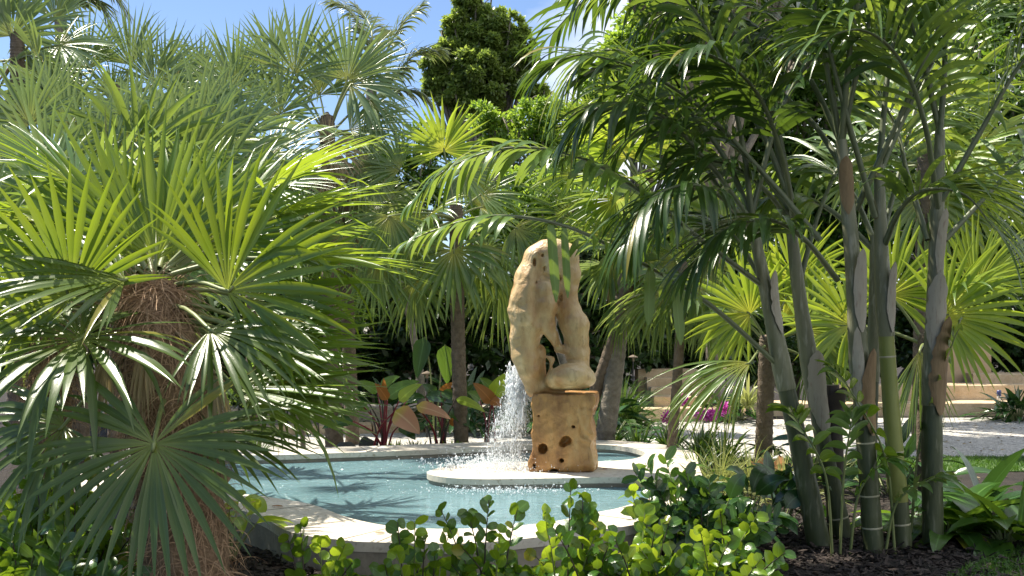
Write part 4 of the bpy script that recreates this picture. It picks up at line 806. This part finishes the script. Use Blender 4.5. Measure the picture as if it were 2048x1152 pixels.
tree('leafy_tree', 'large dark tree shading the retaining wall at the right edge', (8.3, 21), [(1900, 420, 120, 20), (1980, 330, 120, 20), (1850, 500, 100, 20), (2020, 480, 110, 20), (1960, 560, 90, 20), (1860, 300, 110, 20), (2040, 200, 120, 20), (1780, 420, 100, 21), (1960, 120, 90, 21)], 22000, .14, 'tree_mid', 43, trunk=.18, sub=44, **BG)
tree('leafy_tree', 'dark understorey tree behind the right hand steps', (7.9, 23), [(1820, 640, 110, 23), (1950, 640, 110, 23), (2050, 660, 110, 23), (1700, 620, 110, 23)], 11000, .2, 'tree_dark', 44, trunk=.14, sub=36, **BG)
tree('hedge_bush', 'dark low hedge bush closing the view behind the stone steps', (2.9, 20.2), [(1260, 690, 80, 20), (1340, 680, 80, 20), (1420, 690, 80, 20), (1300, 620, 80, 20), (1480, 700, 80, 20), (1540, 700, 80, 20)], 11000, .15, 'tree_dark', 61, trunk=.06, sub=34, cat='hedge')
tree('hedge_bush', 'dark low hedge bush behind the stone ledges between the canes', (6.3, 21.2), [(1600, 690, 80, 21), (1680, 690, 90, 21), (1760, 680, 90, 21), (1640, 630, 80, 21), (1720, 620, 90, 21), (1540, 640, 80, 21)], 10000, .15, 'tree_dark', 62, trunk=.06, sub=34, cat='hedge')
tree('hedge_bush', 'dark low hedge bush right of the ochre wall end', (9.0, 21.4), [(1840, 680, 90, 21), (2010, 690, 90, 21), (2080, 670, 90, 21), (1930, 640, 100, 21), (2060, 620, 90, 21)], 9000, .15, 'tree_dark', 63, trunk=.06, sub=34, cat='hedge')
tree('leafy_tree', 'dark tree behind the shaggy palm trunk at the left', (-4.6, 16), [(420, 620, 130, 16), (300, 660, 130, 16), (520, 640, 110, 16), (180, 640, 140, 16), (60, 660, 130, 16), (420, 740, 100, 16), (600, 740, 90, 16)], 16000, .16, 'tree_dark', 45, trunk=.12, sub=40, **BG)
tree('leafy_tree', 'grey green tree hidden behind the silvery palms', (-5.0, 18), [(150, 420, 150, 18), (330, 440, 140, 18), (480, 440, 120, 18), (20, 400, 140, 18), (620, 420, 90, 18)], 15000, .15, 'tree_olive', 46, trunk=.14, sub=40, **BG)
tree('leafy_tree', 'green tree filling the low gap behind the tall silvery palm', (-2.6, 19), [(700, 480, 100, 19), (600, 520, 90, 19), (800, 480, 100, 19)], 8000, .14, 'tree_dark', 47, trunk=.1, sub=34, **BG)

tree('leafy_tree', 'tall spreading tree above the frame behind the clumping palm', (3.4, 18.8), [(1290, -170, 150, 15.8), (1400, -130, 150, 15.8), (1180, -260, 150, 15.4), (1370, -320, 160, 15.8), (1510, -200, 160, 16.2), (1280, -330, 150, 15.2), (1540, -60, 120, 18.5), (1640, 40, 110, 19), (1480, 30, 90, 18), (1620, -200, 140, 16.5)], 38000, .13, 'tree_mid', 48, trunk=.15, sub=50, **BG)
# ------------------------------------------------------------------ shrubs and plants
def sprig(mb, p0, p2, L, W, r, m=0, ms=1, step=.032, start=.25, prof=OVAL, arch=.1, face=None, lift=.5):
    pm = (p0 + p2) / 2 + np.array([0, 0, arch * np.linalg.norm(p2 - p0)]); c = spline([p0, pm, p2], 24)
    tube(mb, c, np.linspace(.006, .002, 24), 5, m=ms)
    ln = np.linalg.norm(np.diff(c, axis=0), axis=1).sum(); n = max(4, int(ln * (1 - start) / step)); u = np.linspace(start, 1, n); i = np.clip((u * 23).astype(int), 0, 22)
    T = nrm(c[i + 1] - c[i]); f = nrm(np.array([0, -1, .6]) + r.normal(0, .45, 3)) if face is None else face
    s = nrm(np.cross(T, f)); sg = np.where(np.arange(n) % 2 == 0, 1, -1)[:, None]
    d = s * sg + T * .55 + UP * lift + r.normal(0, .22, (n, 3)); nn = f + r.normal(0, .4, (n, 3))
    leaves(mb, c[i], d, nn, L * r.uniform(.6, 1.2, n) * np.clip(1.25 - .4 * u, .6, 1.1), W * r.uniform(.65, 1.1, n), prof, droop=r.uniform(-.1, .6, n), K=6, fold=r.uniform(.05, .4), m=m, curl=r.normal(0, .45, n))

def plum(label, bx, by, tips, nrand, seed, spread=.3, hgt=.5, L=.085, W=.07, mats=('plum', 'plum_young'), name='cocoplum_shrub', group='round leaved shrubs'):
    r = np.random.default_rng(seed); base = np.array([bx, by, 0.0]); root = thing(name, label, 'shrub', base, group)
    tips = [np.array(t) for t in tips]
    for i in range(nrand):
        a = r.uniform(0, 6.28); q = math.sqrt(r.random()) * spread; tips.append(base + [q * math.cos(a), q * math.sin(a) * .7, hgt * r.uniform(.55, 1.0) * (1 - .3 * (q / spread) ** 2)])
    for i in range(int(nrand * 1.3) if group == 'round leaved shrubs' else 0):
        a = r.uniform(0, 6.28); q = spread * r.uniform(.7, 1.5); tips.append(base + [q * math.cos(a), q * math.sin(a) * .6, hgt * r.uniform(.2, .6)])
    A, B = MB(), MB()
    for i, t in enumerate(tips):
        p0 = base + r.normal(0, .05, 3) * [1, 1, 0] + (t - base) * [.35, .35, 0]
        sprig(B if r.random() < .28 else A, p0, t, L, W, r, step=.036)
    A.build('foliage', [M[mats[0]], M['dark_stalk']], root, base)
    if B.n: B.build('young_foliage', [M[mats[1]], M['petiole']], root, base)
Q_ = lambda x, y, d: P(x, y, d)
plum('small round leaved shrub alone in front of the near pool wall', -1.0, 5.75, [Q_(600, 1045, 5.75), Q_(575, 1075, 5.8), Q_(640, 1080, 5.7), Q_(690, 1090, 5.7), Q_(705, 1125, 5.6)], 3, 1, .18, .28)
plum('bright lime round leaved shrub with a stem of leaves arching over the coping', -.52, 5.8, [Q_(795, 1045, 5.8), Q_(830, 1042, 5.8), Q_(790, 1100, 5.6), Q_(850, 1075, 5.7), Q_(900, 1060, 5.9), Q_(770, 1130, 5.5), Q_(870, 1100, 5.6)], 6, 2, .26, .32)
plum('round leaved shrub with upright sprigs against the middle of the water', -.15, 5.8, [Q_(880, 1015, 5.9), Q_(935, 1022, 5.9), Q_(978, 1000, 5.8), Q_(1035, 1015, 5.8), Q_(1000, 1060, 5.7), Q_(920, 1090, 5.6)], 8, 3, .27, .33)
plum('round leaved shrub with the tallest sprig rising in front of the pool', .35, 5.8, [Q_(1142, 968, 5.8), Q_(1165, 985, 5.8), Q_(1085, 1020, 5.7), Q_(1110, 1060, 5.6), Q_(1200, 1050, 5.7), Q_(1230, 1065, 5.6), Q_(1175, 1010, 5.8)], 8, 4, .28, .35)
plum('round leaved shrub with bright rosettes at the bottom centre right', .72, 5.8, [Q_(1260, 975, 6.0), Q_(1300, 990, 5.9), Q_(1230, 1080, 5.5), Q_(1310, 1060, 5.7), Q_(1290, 1020, 5.8), Q_(1340, 1040, 5.8)], 16, 5, .3, .45)
plum('round leaved shrub spilling sprigs onto the dark mulch by the canes', 1.08, 5.85, [Q_(1515, 1030, 5.7), Q_(1440, 1020, 5.8), Q_(1460, 1080, 5.6), Q_(1570, 1105, 5.55), Q_(1520, 1120, 5.5), Q_(1400, 1060, 5.6)], 14, 6, .3, .36)
plum('taller dark round leaved shrub beside the right end of the coping', 1.2, 7.0, [Q_(1290, 925, 7.2), Q_(1330, 915, 7.2), Q_(1370, 935, 7.1), Q_(1270, 945, 7.0), Q_(1310, 970, 6.8), Q_(1420, 960, 6.9)], 18, 7, .38, .5, L=.13, W=.06, mats=('dark_leaf', 'mid_leaf'))
plum('shaded round leaved shrub in the bottom left corner behind the low fan', -2.55, 6.3, [Q_(60, 900, 6.4), Q_(120, 930, 6.4), Q_(200, 900, 6.5), Q_(30, 980, 6.3), Q_(220, 960, 6.4), Q_(150, 1000, 6.2), Q_(20, 860, 6.6), Q_(100, 860, 6.6)], 26, 8, .5, .72, L=.09, W=.06)
plum('yellow green bush peeking out left of the big shaggy trunk', -2.9, 7.0, [Q_(45, 820, 7), Q_(20, 845, 7), Q_(70, 860, 7)], 14, 9, .4, .8, L=.07, W=.045, mats=('plum_young', 'plum'))
plum('leafy green shrub at the lower left edge of the frame', -2.35, 5.5, [Q_(20, 1040, 5.5), Q_(80, 1060, 5.5), Q_(130, 1040, 5.6)], 20, 10, .45, .45, L=.13, W=.07, mats=('mid_leaf', 'plum'))

def rosette(name, label, base, n, L, W, m, seed, cat='plant', group=None, elev=(25, 85), droop=.6, prof=LANCE, fold=.25, stalk=0, part='foliage', z=0, spread=.05, ms='petiole', K=7):
    r = np.random.default_rng(seed); base = np.array(base, float); root = thing(name, label, cat, base, group)
    a = np.arange(n) * 2.39996 + r.normal(0, .2, n); e = np.radians(r.uniform(*elev, n)); D = np.stack([np.cos(a) * np.cos(e), np.sin(a) * np.cos(e), np.sin(e)], -1)
    p = base + D * [spread, spread, 0] * r.random((n, 1)) + UP * z; mb = MB()
    if stalk:
        for i in range(n):
            q = p[i] + D[i] * stalk * r.uniform(.6, 1.15); tube(mb, spline([p[i], (p[i] + q) / 2 + UP * .05 * stalk, q], 6), np.linspace(.008, .004, 6), 5, m=1); p[i] = q
        D = nrm(D * [1.2, 1.2, .35] + r.normal(0, .25, (n, 3)))
    N = nrm(UP + .3 * D + .25 * r.standard_normal((n, 3))); N = np.where(np.abs((N * D).sum(-1, keepdims=True)) > .93, N + np.array([.5, -.5, 0]), N)
    leaves(mb, p, D, N, L * r.uniform(.7, 1.15, n), W * r.uniform(.8, 1.2, n), prof, droop=droop * r.uniform(.5, 1.5, n), K=K, fold=fold)
    mb.build(part, [M[m], M[ms]], root, base); return root

# broad dark leaves under the canes and at the right
for i, (x, y, d, n, L, W, m, lab) in enumerate([
    (1420, 1000, 7.2, 26, .26, .12, 'dark_leaf', 'dark glossy broad leaved plant behind the round leaved shrubs'),
    (1500, 1010, 7.6, 24, .28, .13, 'dark_leaf', 'dark glossy broad leaved plant against the leftmost cane'),
    (1360, 985, 7.6, 22, .24, .11, 'mid_leaf', 'green broad leaved plant beside the right end of the pool'),
    (1560, 1000, 7.9, 18, .3, .13, 'dark_leaf', 'dark pointed leaved plant partly behind the leftmost cane')]):
    rosette('broadleaf_plant', lab, (P(x, y, d)[0], d, 0), n, L, W, m, 50 + i, group='broad leaved plants', stalk=.38, elev=(30, 88), droop=.9, spread=.12)
for i, (x, d, n, L, W, m, lab) in enumerate([
    (1900, 7.8, 30, .62, .17, 'mid_leaf', 'large bird nest plant with broad upright leaves at the right edge'),
    (2010, 7.5, 28, .6, .18, 'mid_leaf', 'broad leaved plant cut off by the right edge of the frame'),
    (1955, 8.4, 26, .65, .17, 'dark_leaf', 'dark broad leaved plant behind the two right edge plants'),
    (1830, 8.2, 18, .38, .12, 'dark_leaf', 'small dark leaved plant between the rightmost canes')]):
    rosette('broadleaf_plant', lab, (P(x, 0, d)[0], d, 0), n, L, W, m, 60 + i, group='broad leaved plants', elev=(15, 80), droop=.7, spread=.12, stalk=.12)
rosette('broadleaf_plant', 'yellow green large leaved plant tucked beside the shaggy trunk and coping', (-1.78, 6.9, 0), 12, .22, .16, 'yellow_leaf', 70, stalk=.4, elev=(50, 88), droop=.8, prof=HEART, group='broad leaved plants')
rosette('broadleaf_plant', 'dark leaved plant under the lowest fan at the bottom left', (-2.2, 5.1, 0), 22, .36, .11, 'dark_leaf', 71, elev=(20, 80), droop=.6, group='broad leaved plants')
rosette('croton_plant', 'pink and yellow broad leaved plant at the foot of the stout trunked palm', (P(1545, 0, 9.6)[0], 9.6, 0), 9, .34, .16, 'pink_leaf', 72, elev=(50, 85), droop=.4, prof=OVAL, group='broad leaved plants')

# red stalked philodendrons behind the pool, each leaf placed where the photograph shows it
def philo(label, bx, by, lv, seed, red=1):
    r = np.random.default_rng(seed); d = 12.7; base = np.array([P(bx, by, d)[0], d, 0.0]); root = thing('philodendron', label, 'plant', base, 'red stalked philodendrons')
    for x0, y0, x1, y1, wpx, m, dd, face in lv:
        a, b = P(x0, y0, d + dd), P(x1, y1, d + dd - .08); mb = MB()
        N = face * np.array([0, -1.0, 0]) + (1 - face) * UP
        leaves(mb, a, b - a, nrm(N), np.linalg.norm(b - a) * 1.15, wpx / F * d, HEART, droop=.35, K=10, fold=.22)
        lf = mb.build('leaf', M[m], root, base)
        mb = MB(); p0 = base + r.normal(0, .05, 3) * [1, 1, 0]; tube(mb, spline([p0, (p0 + a) / 2 + [(p0[0] - a[0]) * .12, 0, .06], a], 8), np.linspace(.016, .007, 8), 6)
        mb.build('stalk', M['red_stalk' if r.random() < .5 * red else 'dark_stalk'], lf, base)
philo('red stalked philodendron with a pink leaf left of the ringed palm trunk', 768, 880, [(738, 806, 672, 826, 30, 'mid_leaf', -.1, .35), (712, 798, 660, 800, 26, 'mid_leaf', .1, .4), (706, 842, 650, 846, 30, 'dark_leaf', -.2, .5), (775, 795, 826, 757, 36, 'mid_leaf', .2, .6), (798, 802, 834, 766, 30, 'yellow_leaf', -.1, .6), (762, 775, 792, 750, 26, 'mid_leaf', .3, .6), (790, 822, 838, 856, 48, 'pink_leaf', -.3, .75), (775, 800, 756, 768, 22, 'rust_leaf', -.1, .8), (755, 785, 720, 760, 30, 'mid_leaf', .3, .5), (815, 800, 845, 790, 30, 'dark_leaf', .2, .5), (740, 820, 700, 812, 28, 'mid_leaf', .1, .4), (770, 800, 768, 760, 16, 'rust_leaf', 0, .9), (800, 850, 830, 872, 30, 'dark_leaf', .1, .5)], 1, 1.4)
philo('philodendron with dark arching leaves directly under the ringed palm trunk', 880, 882, [(832, 812, 896, 824, 30, 'pink_leaf', -.2, .6), (850, 792, 935, 800, 40, 'dark_leaf', .1, .4), (890, 800, 938, 842, 44, 'dark_leaf', 0, .6), (912, 798, 966, 812, 24, 'yellow_leaf', -.2, .5), (882, 785, 926, 798, 30, 'mid_leaf', .1, .45), (900, 838, 930, 856, 24, 'rust_leaf', .1, .6), (870, 790, 850, 768, 28, 'dark_leaf', .3, .6), (850, 850, 815, 862, 24, 'dark_leaf', .1, .5), (885, 790, 900, 765, 24, 'rust_leaf', .3, .8), (930, 800, 945, 770, 30, 'dark_leaf', .3, .6)], 2, .4)
philo('philodendron with orange leaves beside the falling spray', 974, 882, [(985, 806, 955, 766, 30, 'rust_leaf', -.1, .8), (987, 792, 1012, 746, 36, 'yellow_leaf', 0, .85), (992, 790, 1024, 772, 24, 'yellow_leaf', -.1, .6), (982, 800, 1002, 808, 22, 'rust_leaf', -.2, .7), (960, 800, 940, 782, 26, 'mid_leaf', .2, .6), (985, 780, 965, 755, 24, 'mid_leaf', .2, .7), (1000, 830, 1030, 850, 26, 'dark_leaf', .2, .5)], 3, 1.2)

def big_leaf(label, x0, y0, x1, y1, d, wpx, bx):
    base = np.array([P(bx, 0, d)[0], d, 0.0]); root = thing('broadleaf_plant', label, 'plant', base, 'broad leaved plants'); r = np.random.default_rng(7)
    for k in range(2):
        o = r.normal(0, 1, 2) * [45, 35] if k else np.zeros(2); a = P(x0 + o[0], y0 + o[1], d + (.25 * k)); b = P(x1 + o[0] * 1.6, y1 + o[1] * .8, d + .25 * k)
        mb = MB(); leaves(mb, a, b - a, nrm(np.array([.2, -1, .3]) + .3 * r.standard_normal(3)), np.linalg.norm(b - a), wpx / F * d, HEART, droop=.3, K=9, fold=.2); lf = mb.build('leaf', M['mid_leaf' if k < 1 else 'dark_leaf'], root, base)
        mb = MB(); tube(mb, spline([base, (base + a) / 2 + [0, .1, .2], a], 8), np.linspace(.014, .006, 8), 5); mb.build('stalk', M['petiole'], lf, base)
big_leaf('plant with a big hanging sunlit leaf just left of the ringed trunk', 890, 690, 895, 770, 14.2, 40, 870)

# low tufts on the pool edge
for i, (x, d, m, lab) in enumerate([(790, 12.35, 'plum_young', 'low lime green tuft at the pool edge under the pink leaf'), (905, 12.45, 'plum_young', 'low lime green tuft at the pool edge under the dark leaves'), (830, 12.5, 'plum', 'small dark tuft between the two lime tufts at the pool edge')]):
    rosette('bromeliad', lab, (P(x, 0, d)[0], d, 0), 70, .2, .028, m, 80 + i, group='tufts on the far pool edge', elev=(25, 85), droop=.7, spread=.26, prof=STRAP)

# strappy agapanthus bank with magenta flowers
for i, (x, d, n, m, lab) in enumerate([(1215, 12.6, 70, 'strap', 'strappy dark green plant right behind the wooden block'), (1275, 12.5, 80, 'strap', 'strappy dark green plant on the pool edge left of the lone magenta flower'), (1340, 12.6, 80, 'strap', 'strappy dark green plant around the lone magenta flower'), (1400, 12.4, 80, 'strap', 'strappy dark green plant below the widest magenta flower head'), (1445, 12.0, 60, 'mid_leaf', 'green arching plant right of the widest magenta flower head')]):
    rosette('strappy_plant', lab, (P(x, 0, d)[0], d, 0), n, .42, .03, m, 90 + i, group='strappy plants behind the pool', elev=(25, 88), droop=1.0, spread=.3, prof=STRAP)
for i, (x, y, d, wd, lab) in enumerate([(1337, 834, 12.5, .05, 'small magenta flower head on the strappy plants, leftmost of four'), (1366, 797, 12.9, .05, 'magenta flower head in front of the slim palm trunk'), (1418, 829, 12.3, .11, 'widest magenta flower cluster right of the slim palm trunk'), (1449, 815, 13, .035, 'tiny magenta flower head, rightmost of four')]):
    base = np.array([P(x, y, d)[0], d, 0]); root = thing('magenta_flower', lab, 'flower', base, 'magenta flowers'); c = P(x, y, d)
    mb = MB(); tube(mb, [base, (base + c) / 2, c], [.006, .005, .004], 6); mb.build('stalk', M['petiole'], root, base)
    k = 170; off = nrm(R.standard_normal((k, 3))) * [wd * 1.4, .07, .06] * R.random((k, 1)) ** .4; mb = MB()
    cards(mb, c + off, nrm(off + .3 * R.standard_normal((k, 3))), nrm(R.standard_normal((k, 3))), .05, .026); mb.build('petals', M['magenta'], root, base)

for i, (x, d, n, L, m, lab) in enumerate([(1440, 9.9, 150, .5, 'varieg', 'fine variegated grass clump nearest the pool coping'), (1500, 9.8, 150, .5, 'varieg', 'fine yellow striped grass clump left of the pink leaved plant'), (1395, 10.5, 90, .45, 'strap', 'thin green grass clump touching the coping corner'), (1565, 9.2, 110, .5, 'varieg', 'variegated grass clump behind the leftmost canes')]):
    rosette('grass_clump', lab, (P(x, 0, d)[0], d, 0), n, L, .012, m, 110 + i, group='ornamental grass clumps', elev=(30, 88), droop=1.3, spread=.3, prof=STRAP)
rosette('grass_mound', 'tall dark grassy mound at the left end of the stone steps', (P(1243, 0, 16)[0], 16, 0), 420, .8, .02, 'strap', 120, elev=(30, 88), droop=1.5, spread=.45, prof=STRAP, group='ornamental grass clumps', K=6)
rosette('grass_mound', 'thin dark grass tuft hanging by the far left coping', (P(500, 0, 12)[0], 12, 0), 160, .45, .008, 'strap', 121, elev=(20, 85), droop=1.2, spread=.4, prof=STRAP, group='ornamental grass clumps')
rosette('spider_plant', 'striped spider plant between the steps and the stout trunked palm', (P(1495, 0, 16.5)[0], 16.5, .25), 46, .55, .05, 'varieg', 122, elev=(20, 85), droop=1.3, prof=STRAP, group='ornamental grass clumps')
for i, (x, d, n, L, lab) in enumerate([(1205, 13.5, 60, .3, 'leafy green plant right behind the wooden block'), (1450, 17.2, 80, .35, 'dark low plant right of the stone steps'), (1700, 18.5, 60, .3, 'dark low plant on the ledge behind the canes'), (1920, 19, 60, .22, 'low dark plant in front of the ochre wall'), (2035, 17.2, 80, .4, 'dark low shrub added over a black patch at the right end of the stone ledges'), (1180, 15.5, 90, .4, 'dark leafy plant behind the sculpture block'), (1780, 9.8, 40, .4, 'dark leafy plant on the mulch before the lawn strip'), (1620, 10.6, 40, .35, 'dark leafy plant behind the second cane'), (640, 16.2, 90, .4, 'dark leafy plant behind the low stone wall'), (1080, 15, 90, .45, 'dark leafy plant left of the sculpture block'), (760, 16.4, 90, .5, 'dark leafy plant behind the red stalked philodendron'), (520, 16, 90, .45, 'dark leafy plant at the left end of the low stone wall'), (930, 15.4, 90, .5, 'dark leafy plant behind the orange leaved philodendron')]):  # the shrub at the ledges' right end is added to fill a black patch
    rosette('leafy_plant', lab, (P(x, 0, d)[0], d, 0), n, L, .1, 'dark_leaf', 130 + i, group='low plants at the back', elev=(10, 85), droop=.7, spread=.4, stalk=.25 + .2 * (d < 16))

# ------------------------------------------------------------------ stonework
def stone_wall(label, runs, m, name='stone_wall', hgt=.32, dep=.35, blk=.75, seed=0, z=0):
    r = np.random.default_rng(seed); a, b = [np.array(v, float) for v in runs]; base = np.array([*((a + b) / 2), z]); root = MB()
    L = np.linalg.norm(b - a); d = (b - a) / L; rz = math.atan2(d[1], d[0]); x = 0
    while x < L - .05:
        w_ = min(blk * r.uniform(.6, 1.5), L - x); c = a + d * (x + w_ / 2); hh = hgt * r.uniform(.86, 1.05)
        boxv(root, [c[0], c[1], z + hh / 2 - .01], [w_ - .02, dep * r.uniform(.9, 1.05), hh + .02], rz + r.normal(0, .01), jit=.008); x += w_
    o = root.build(name, M[m], base=base, smooth=False); return tag(o, label, 'stone wall')
stone_wall('low rough grey stone wall behind the pool on the left', ((-4.6, 15.2), (.4, 16.3)), 'greystone', seed=1, hgt=.34)
stone_wall('pale low stone kerb in front of the low grey wall', ((-4.6, 14.75), (-1.2, 15.5)), 'coral', seed=5, hgt=.12)
st = thing('stone_steps', 'flight of five pale coral stone steps right of the sculpture', 'steps', (2.35, 17.6, 0))
for i, (x0, x1, yp, d) in enumerate([(1262, 1470, 817, 17.0), (1308, 1424, 793, 17.4), (1302, 1420, 775, 17.8), (1294, 1408, 756, 18.2), (1276, 1400, 739, 18.6)]):
    z1 = EYE - (yp - HZ) / F * d; a, b = P(x0, yp, d)[0], P(x1, yp, d)[0]; mb = MB(); x = a
    while x < b - .02:
        w_ = min(R.uniform(.45, .7), b - x); boxv(mb, [x + w_ / 2, d + .24, z1 / 2], [w_ - .008, .48, z1 + R.normal(0, .004)], jit=.004); x += w_
    mb.build('step', M['coral'], st, (2.35, 17.6, 0), smooth=False)
lt = thing('stone_ledges', 'stepped coral stone ledges along the back right of the gravel', 'retaining wall', (7, 18.5, 0))
for i, (x0, x1, yp, d) in enumerate([(1500, 2300, 806, 18.0), (1640, 2300, 770, 18.6), (1945, 2300, 748, 19.2)]):
    z1 = EYE - (yp - HZ) / F * d; a, b = P(x0, yp, d)[0], P(x1, yp, d)[0]; mb = MB(); x = a
    while x < b - .02:
        w_ = min(R.uniform(.7, 1.2), b - x); boxv(mb, [x + w_ / 2, d + .35, z1 / 2], [w_ - .01, .7, z1 + R.normal(0, .006)], jit=.006); x += w_
    mb.build('ledge', M['coral'], lt, (7, 18.5, 0), smooth=False)
mb = MB(); c = P(1938, 0, 19.6); boxv(mb, [c[0] - .1, 19.8, .6], [1.0, .4, 1.26], jit=.004)
tag(mb.build('garden_wall', M['orange_wall'], base=(c[0], 19.8, 0), smooth=False), 'ochre rendered wall end standing above the stone ledges', 'wall')
c = P(1998, 806, 18.2); root = thing('water_bottle', 'small pale bottle with a dark blue top on the stone ledge', 'bottle', (c[0], 18.2, .222))
mb = MB(); lathe(mb, [(0, 0), (.034, 0), (.034, .13), (.02, .15)], (c[0], 18.2, .222)); mb.build('body', M['bottle'], root, (c[0], 18.2, .222))
mb = MB(); lathe(mb, [(.036, .1), (.037, .16), (.03, .2), (0, .2)], (c[0], 18.2, .222)); mb.build('cap', M['bluecap'], root, (c[0], 18.2, .222))

# rocks
def rock(label, x, d, s, m, seed):
    r = np.random.default_rng(seed); lo = np.array([-1.5, -1.5, -1.2]); h = .12; a = np.arange(-1.5, 1.5, h); X = np.stack(np.meshgrid(a, a, a, indexing='ij'), -1)
    f = np.linalg.norm(X, axis=-1) - 1 + .22 * wob(X, seed, 1.6, 2); V, Q = surfnet(f, np.array([-1.5] * 3), h); b = np.array([P(x, 0, d)[0], d, 0.0])
    mb = MB(); mb.add(V * s + b + [0, 0, s[2] * .55], q=Q); tag(mb.build('rock', M[m], base=b), label, 'rock', 'rocks by the far pool edge')
rock('dark domed rock on the gravel at the far pool edge', 692, 12.4, np.array([.17, .14, .12]), 'darkrock', 1)
rock('small white rock right of the dark domed rock', 738, 12.3, np.array([.075, .06, .055]), 'whiterock', 2)
rock('small dark rock between the two lime tufts', 856, 12.4, np.array([.085, .07, .055]), 'darkrock', 3)
rock('dark upright rock behind the small white rock', 735, 12.75, np.array([.11, .09, .13]), 'darkrock', 4)

# young staked tree, lights, hose
b = np.array([P(607, 0, 13.2)[0], 13.2, 0]); root = thing('young_tree', 'young thin trunked tree in front of the low stone wall', 'tree', b)
mb = MB(); tube(mb, spline([b, P(603, 840, 13.2), P(600, 790, 13.2), P(598, 700, 13.2)], 14), np.linspace(.032, .018, 14), 8, jit=.05); mb.build('trunk', M['wood'], root, b)
mb = MB(); crown_leaves(mb, [(*P(560, 770, 13.2), .25), (*P(480, 785, 13.0), .25), (*P(600, 690, 13.3), .35), (*P(520, 740, 13), .3)], 3500, .05, np.random.default_rng(3), 16); mb.build('crown', M['tree_bright'], root, b)
b = np.array([P(594, 0, 13.1)[0], 13.1, 0]); root = thing('plant_stake', 'thin dark stake with a green tie beside the young tree', 'stake', b)
mb = MB(); tube(mb, [b, b + UP * .75], [.012, .011], 7); mb.build('pole', M['wood'], root, b)
mb = MB(); tube(mb, [b + UP * .16, b + UP * .2], [.016, .016], 8); mb.build('tie', M['tie'], root, b)
def light(label, x, d, hgt):
    b = np.array([P(x, 0, d)[0], d, 0]); root = thing('path_light', label, 'garden light', b, 'garden path lights'); mb = MB(); tube(mb, [b, b + UP * hgt], [.011, .011], 7); mb.build('post', M['black'], root, b)
    mb = MB(); lathe(mb, [(.02, hgt - .06), (.02, hgt), (.075, hgt - .005), (.07, hgt + .01), (.0, hgt + .04)], b); mb.build('shade', M['wood'], root, b)
light('low garden path light with a mushroom shade above the grassy mound', 1266, 16.3, 1.02)
light('thin black garden light post in the dark planting left of the ringed trunk', 854, 14.6, .85)
light('thin black garden light post right of the stone steps', 1452, 17.2, .8)
b = np.array([P(488, 0, 5.9)[0], 6.0, .02]); mb = MB(); th = np.linspace(0, 2 * np.pi * .94, 40)
tube(mb, np.stack([b[0] + .13 * np.cos(th), b[1] + .13 * np.sin(th), .02 + .05 * np.sin(th) ** 2 + .01 * np.cos(3 * th)], -1), np.full(40, .008), 8)
tag(mb.build('irrigation_hose', M['black'], base=b), 'black loop of irrigation hose lying on the mulch beside the shaggy trunk', 'hose')

for i, (x, y, c, lab) in enumerate([(543, 1012, 'rust_leaf', 'small fallen orange brown leaf on the left end of the near coping'), (748, 1066, 'dead', 'tiny dry fallen leaf on the coping behind the lime shrub'), (1205, 938, 'rust_leaf', 'brown fallen leaf on the stone right of the wooden block')]):
    p = G(x, y, RZ + .006); mb = MB(); leaves(mb, p, [1, .3 * i - .2, .05], [0, .1, 1], .09 - .02 * i, .035, OVAL, droop=.1, K=6, fold=.4); tag(mb.build('fallen_leaf', M[c], base=p), lab, 'leaf', 'fallen leaves on the coping')
n = 500; p = np.stack([R.uniform(1.5, 8, n), R.uniform(10.5, 17, n), np.full(n, .012)], -1); mb = MB()
leaves(mb, p, nrm(R.standard_normal((n, 3)) * [1, 1, .1]), nrm(R.normal(0, .3, (n, 3)) + UP), R.uniform(.03, .09, n), R.uniform(.012, .03, n), OVAL, droop=.3, K=4, fold=.4)
tag(mb.build('leaf_litter', M['dead']), 'dry fallen leaves scattered over the white gravel', 'leaf litter', kind='stuff')
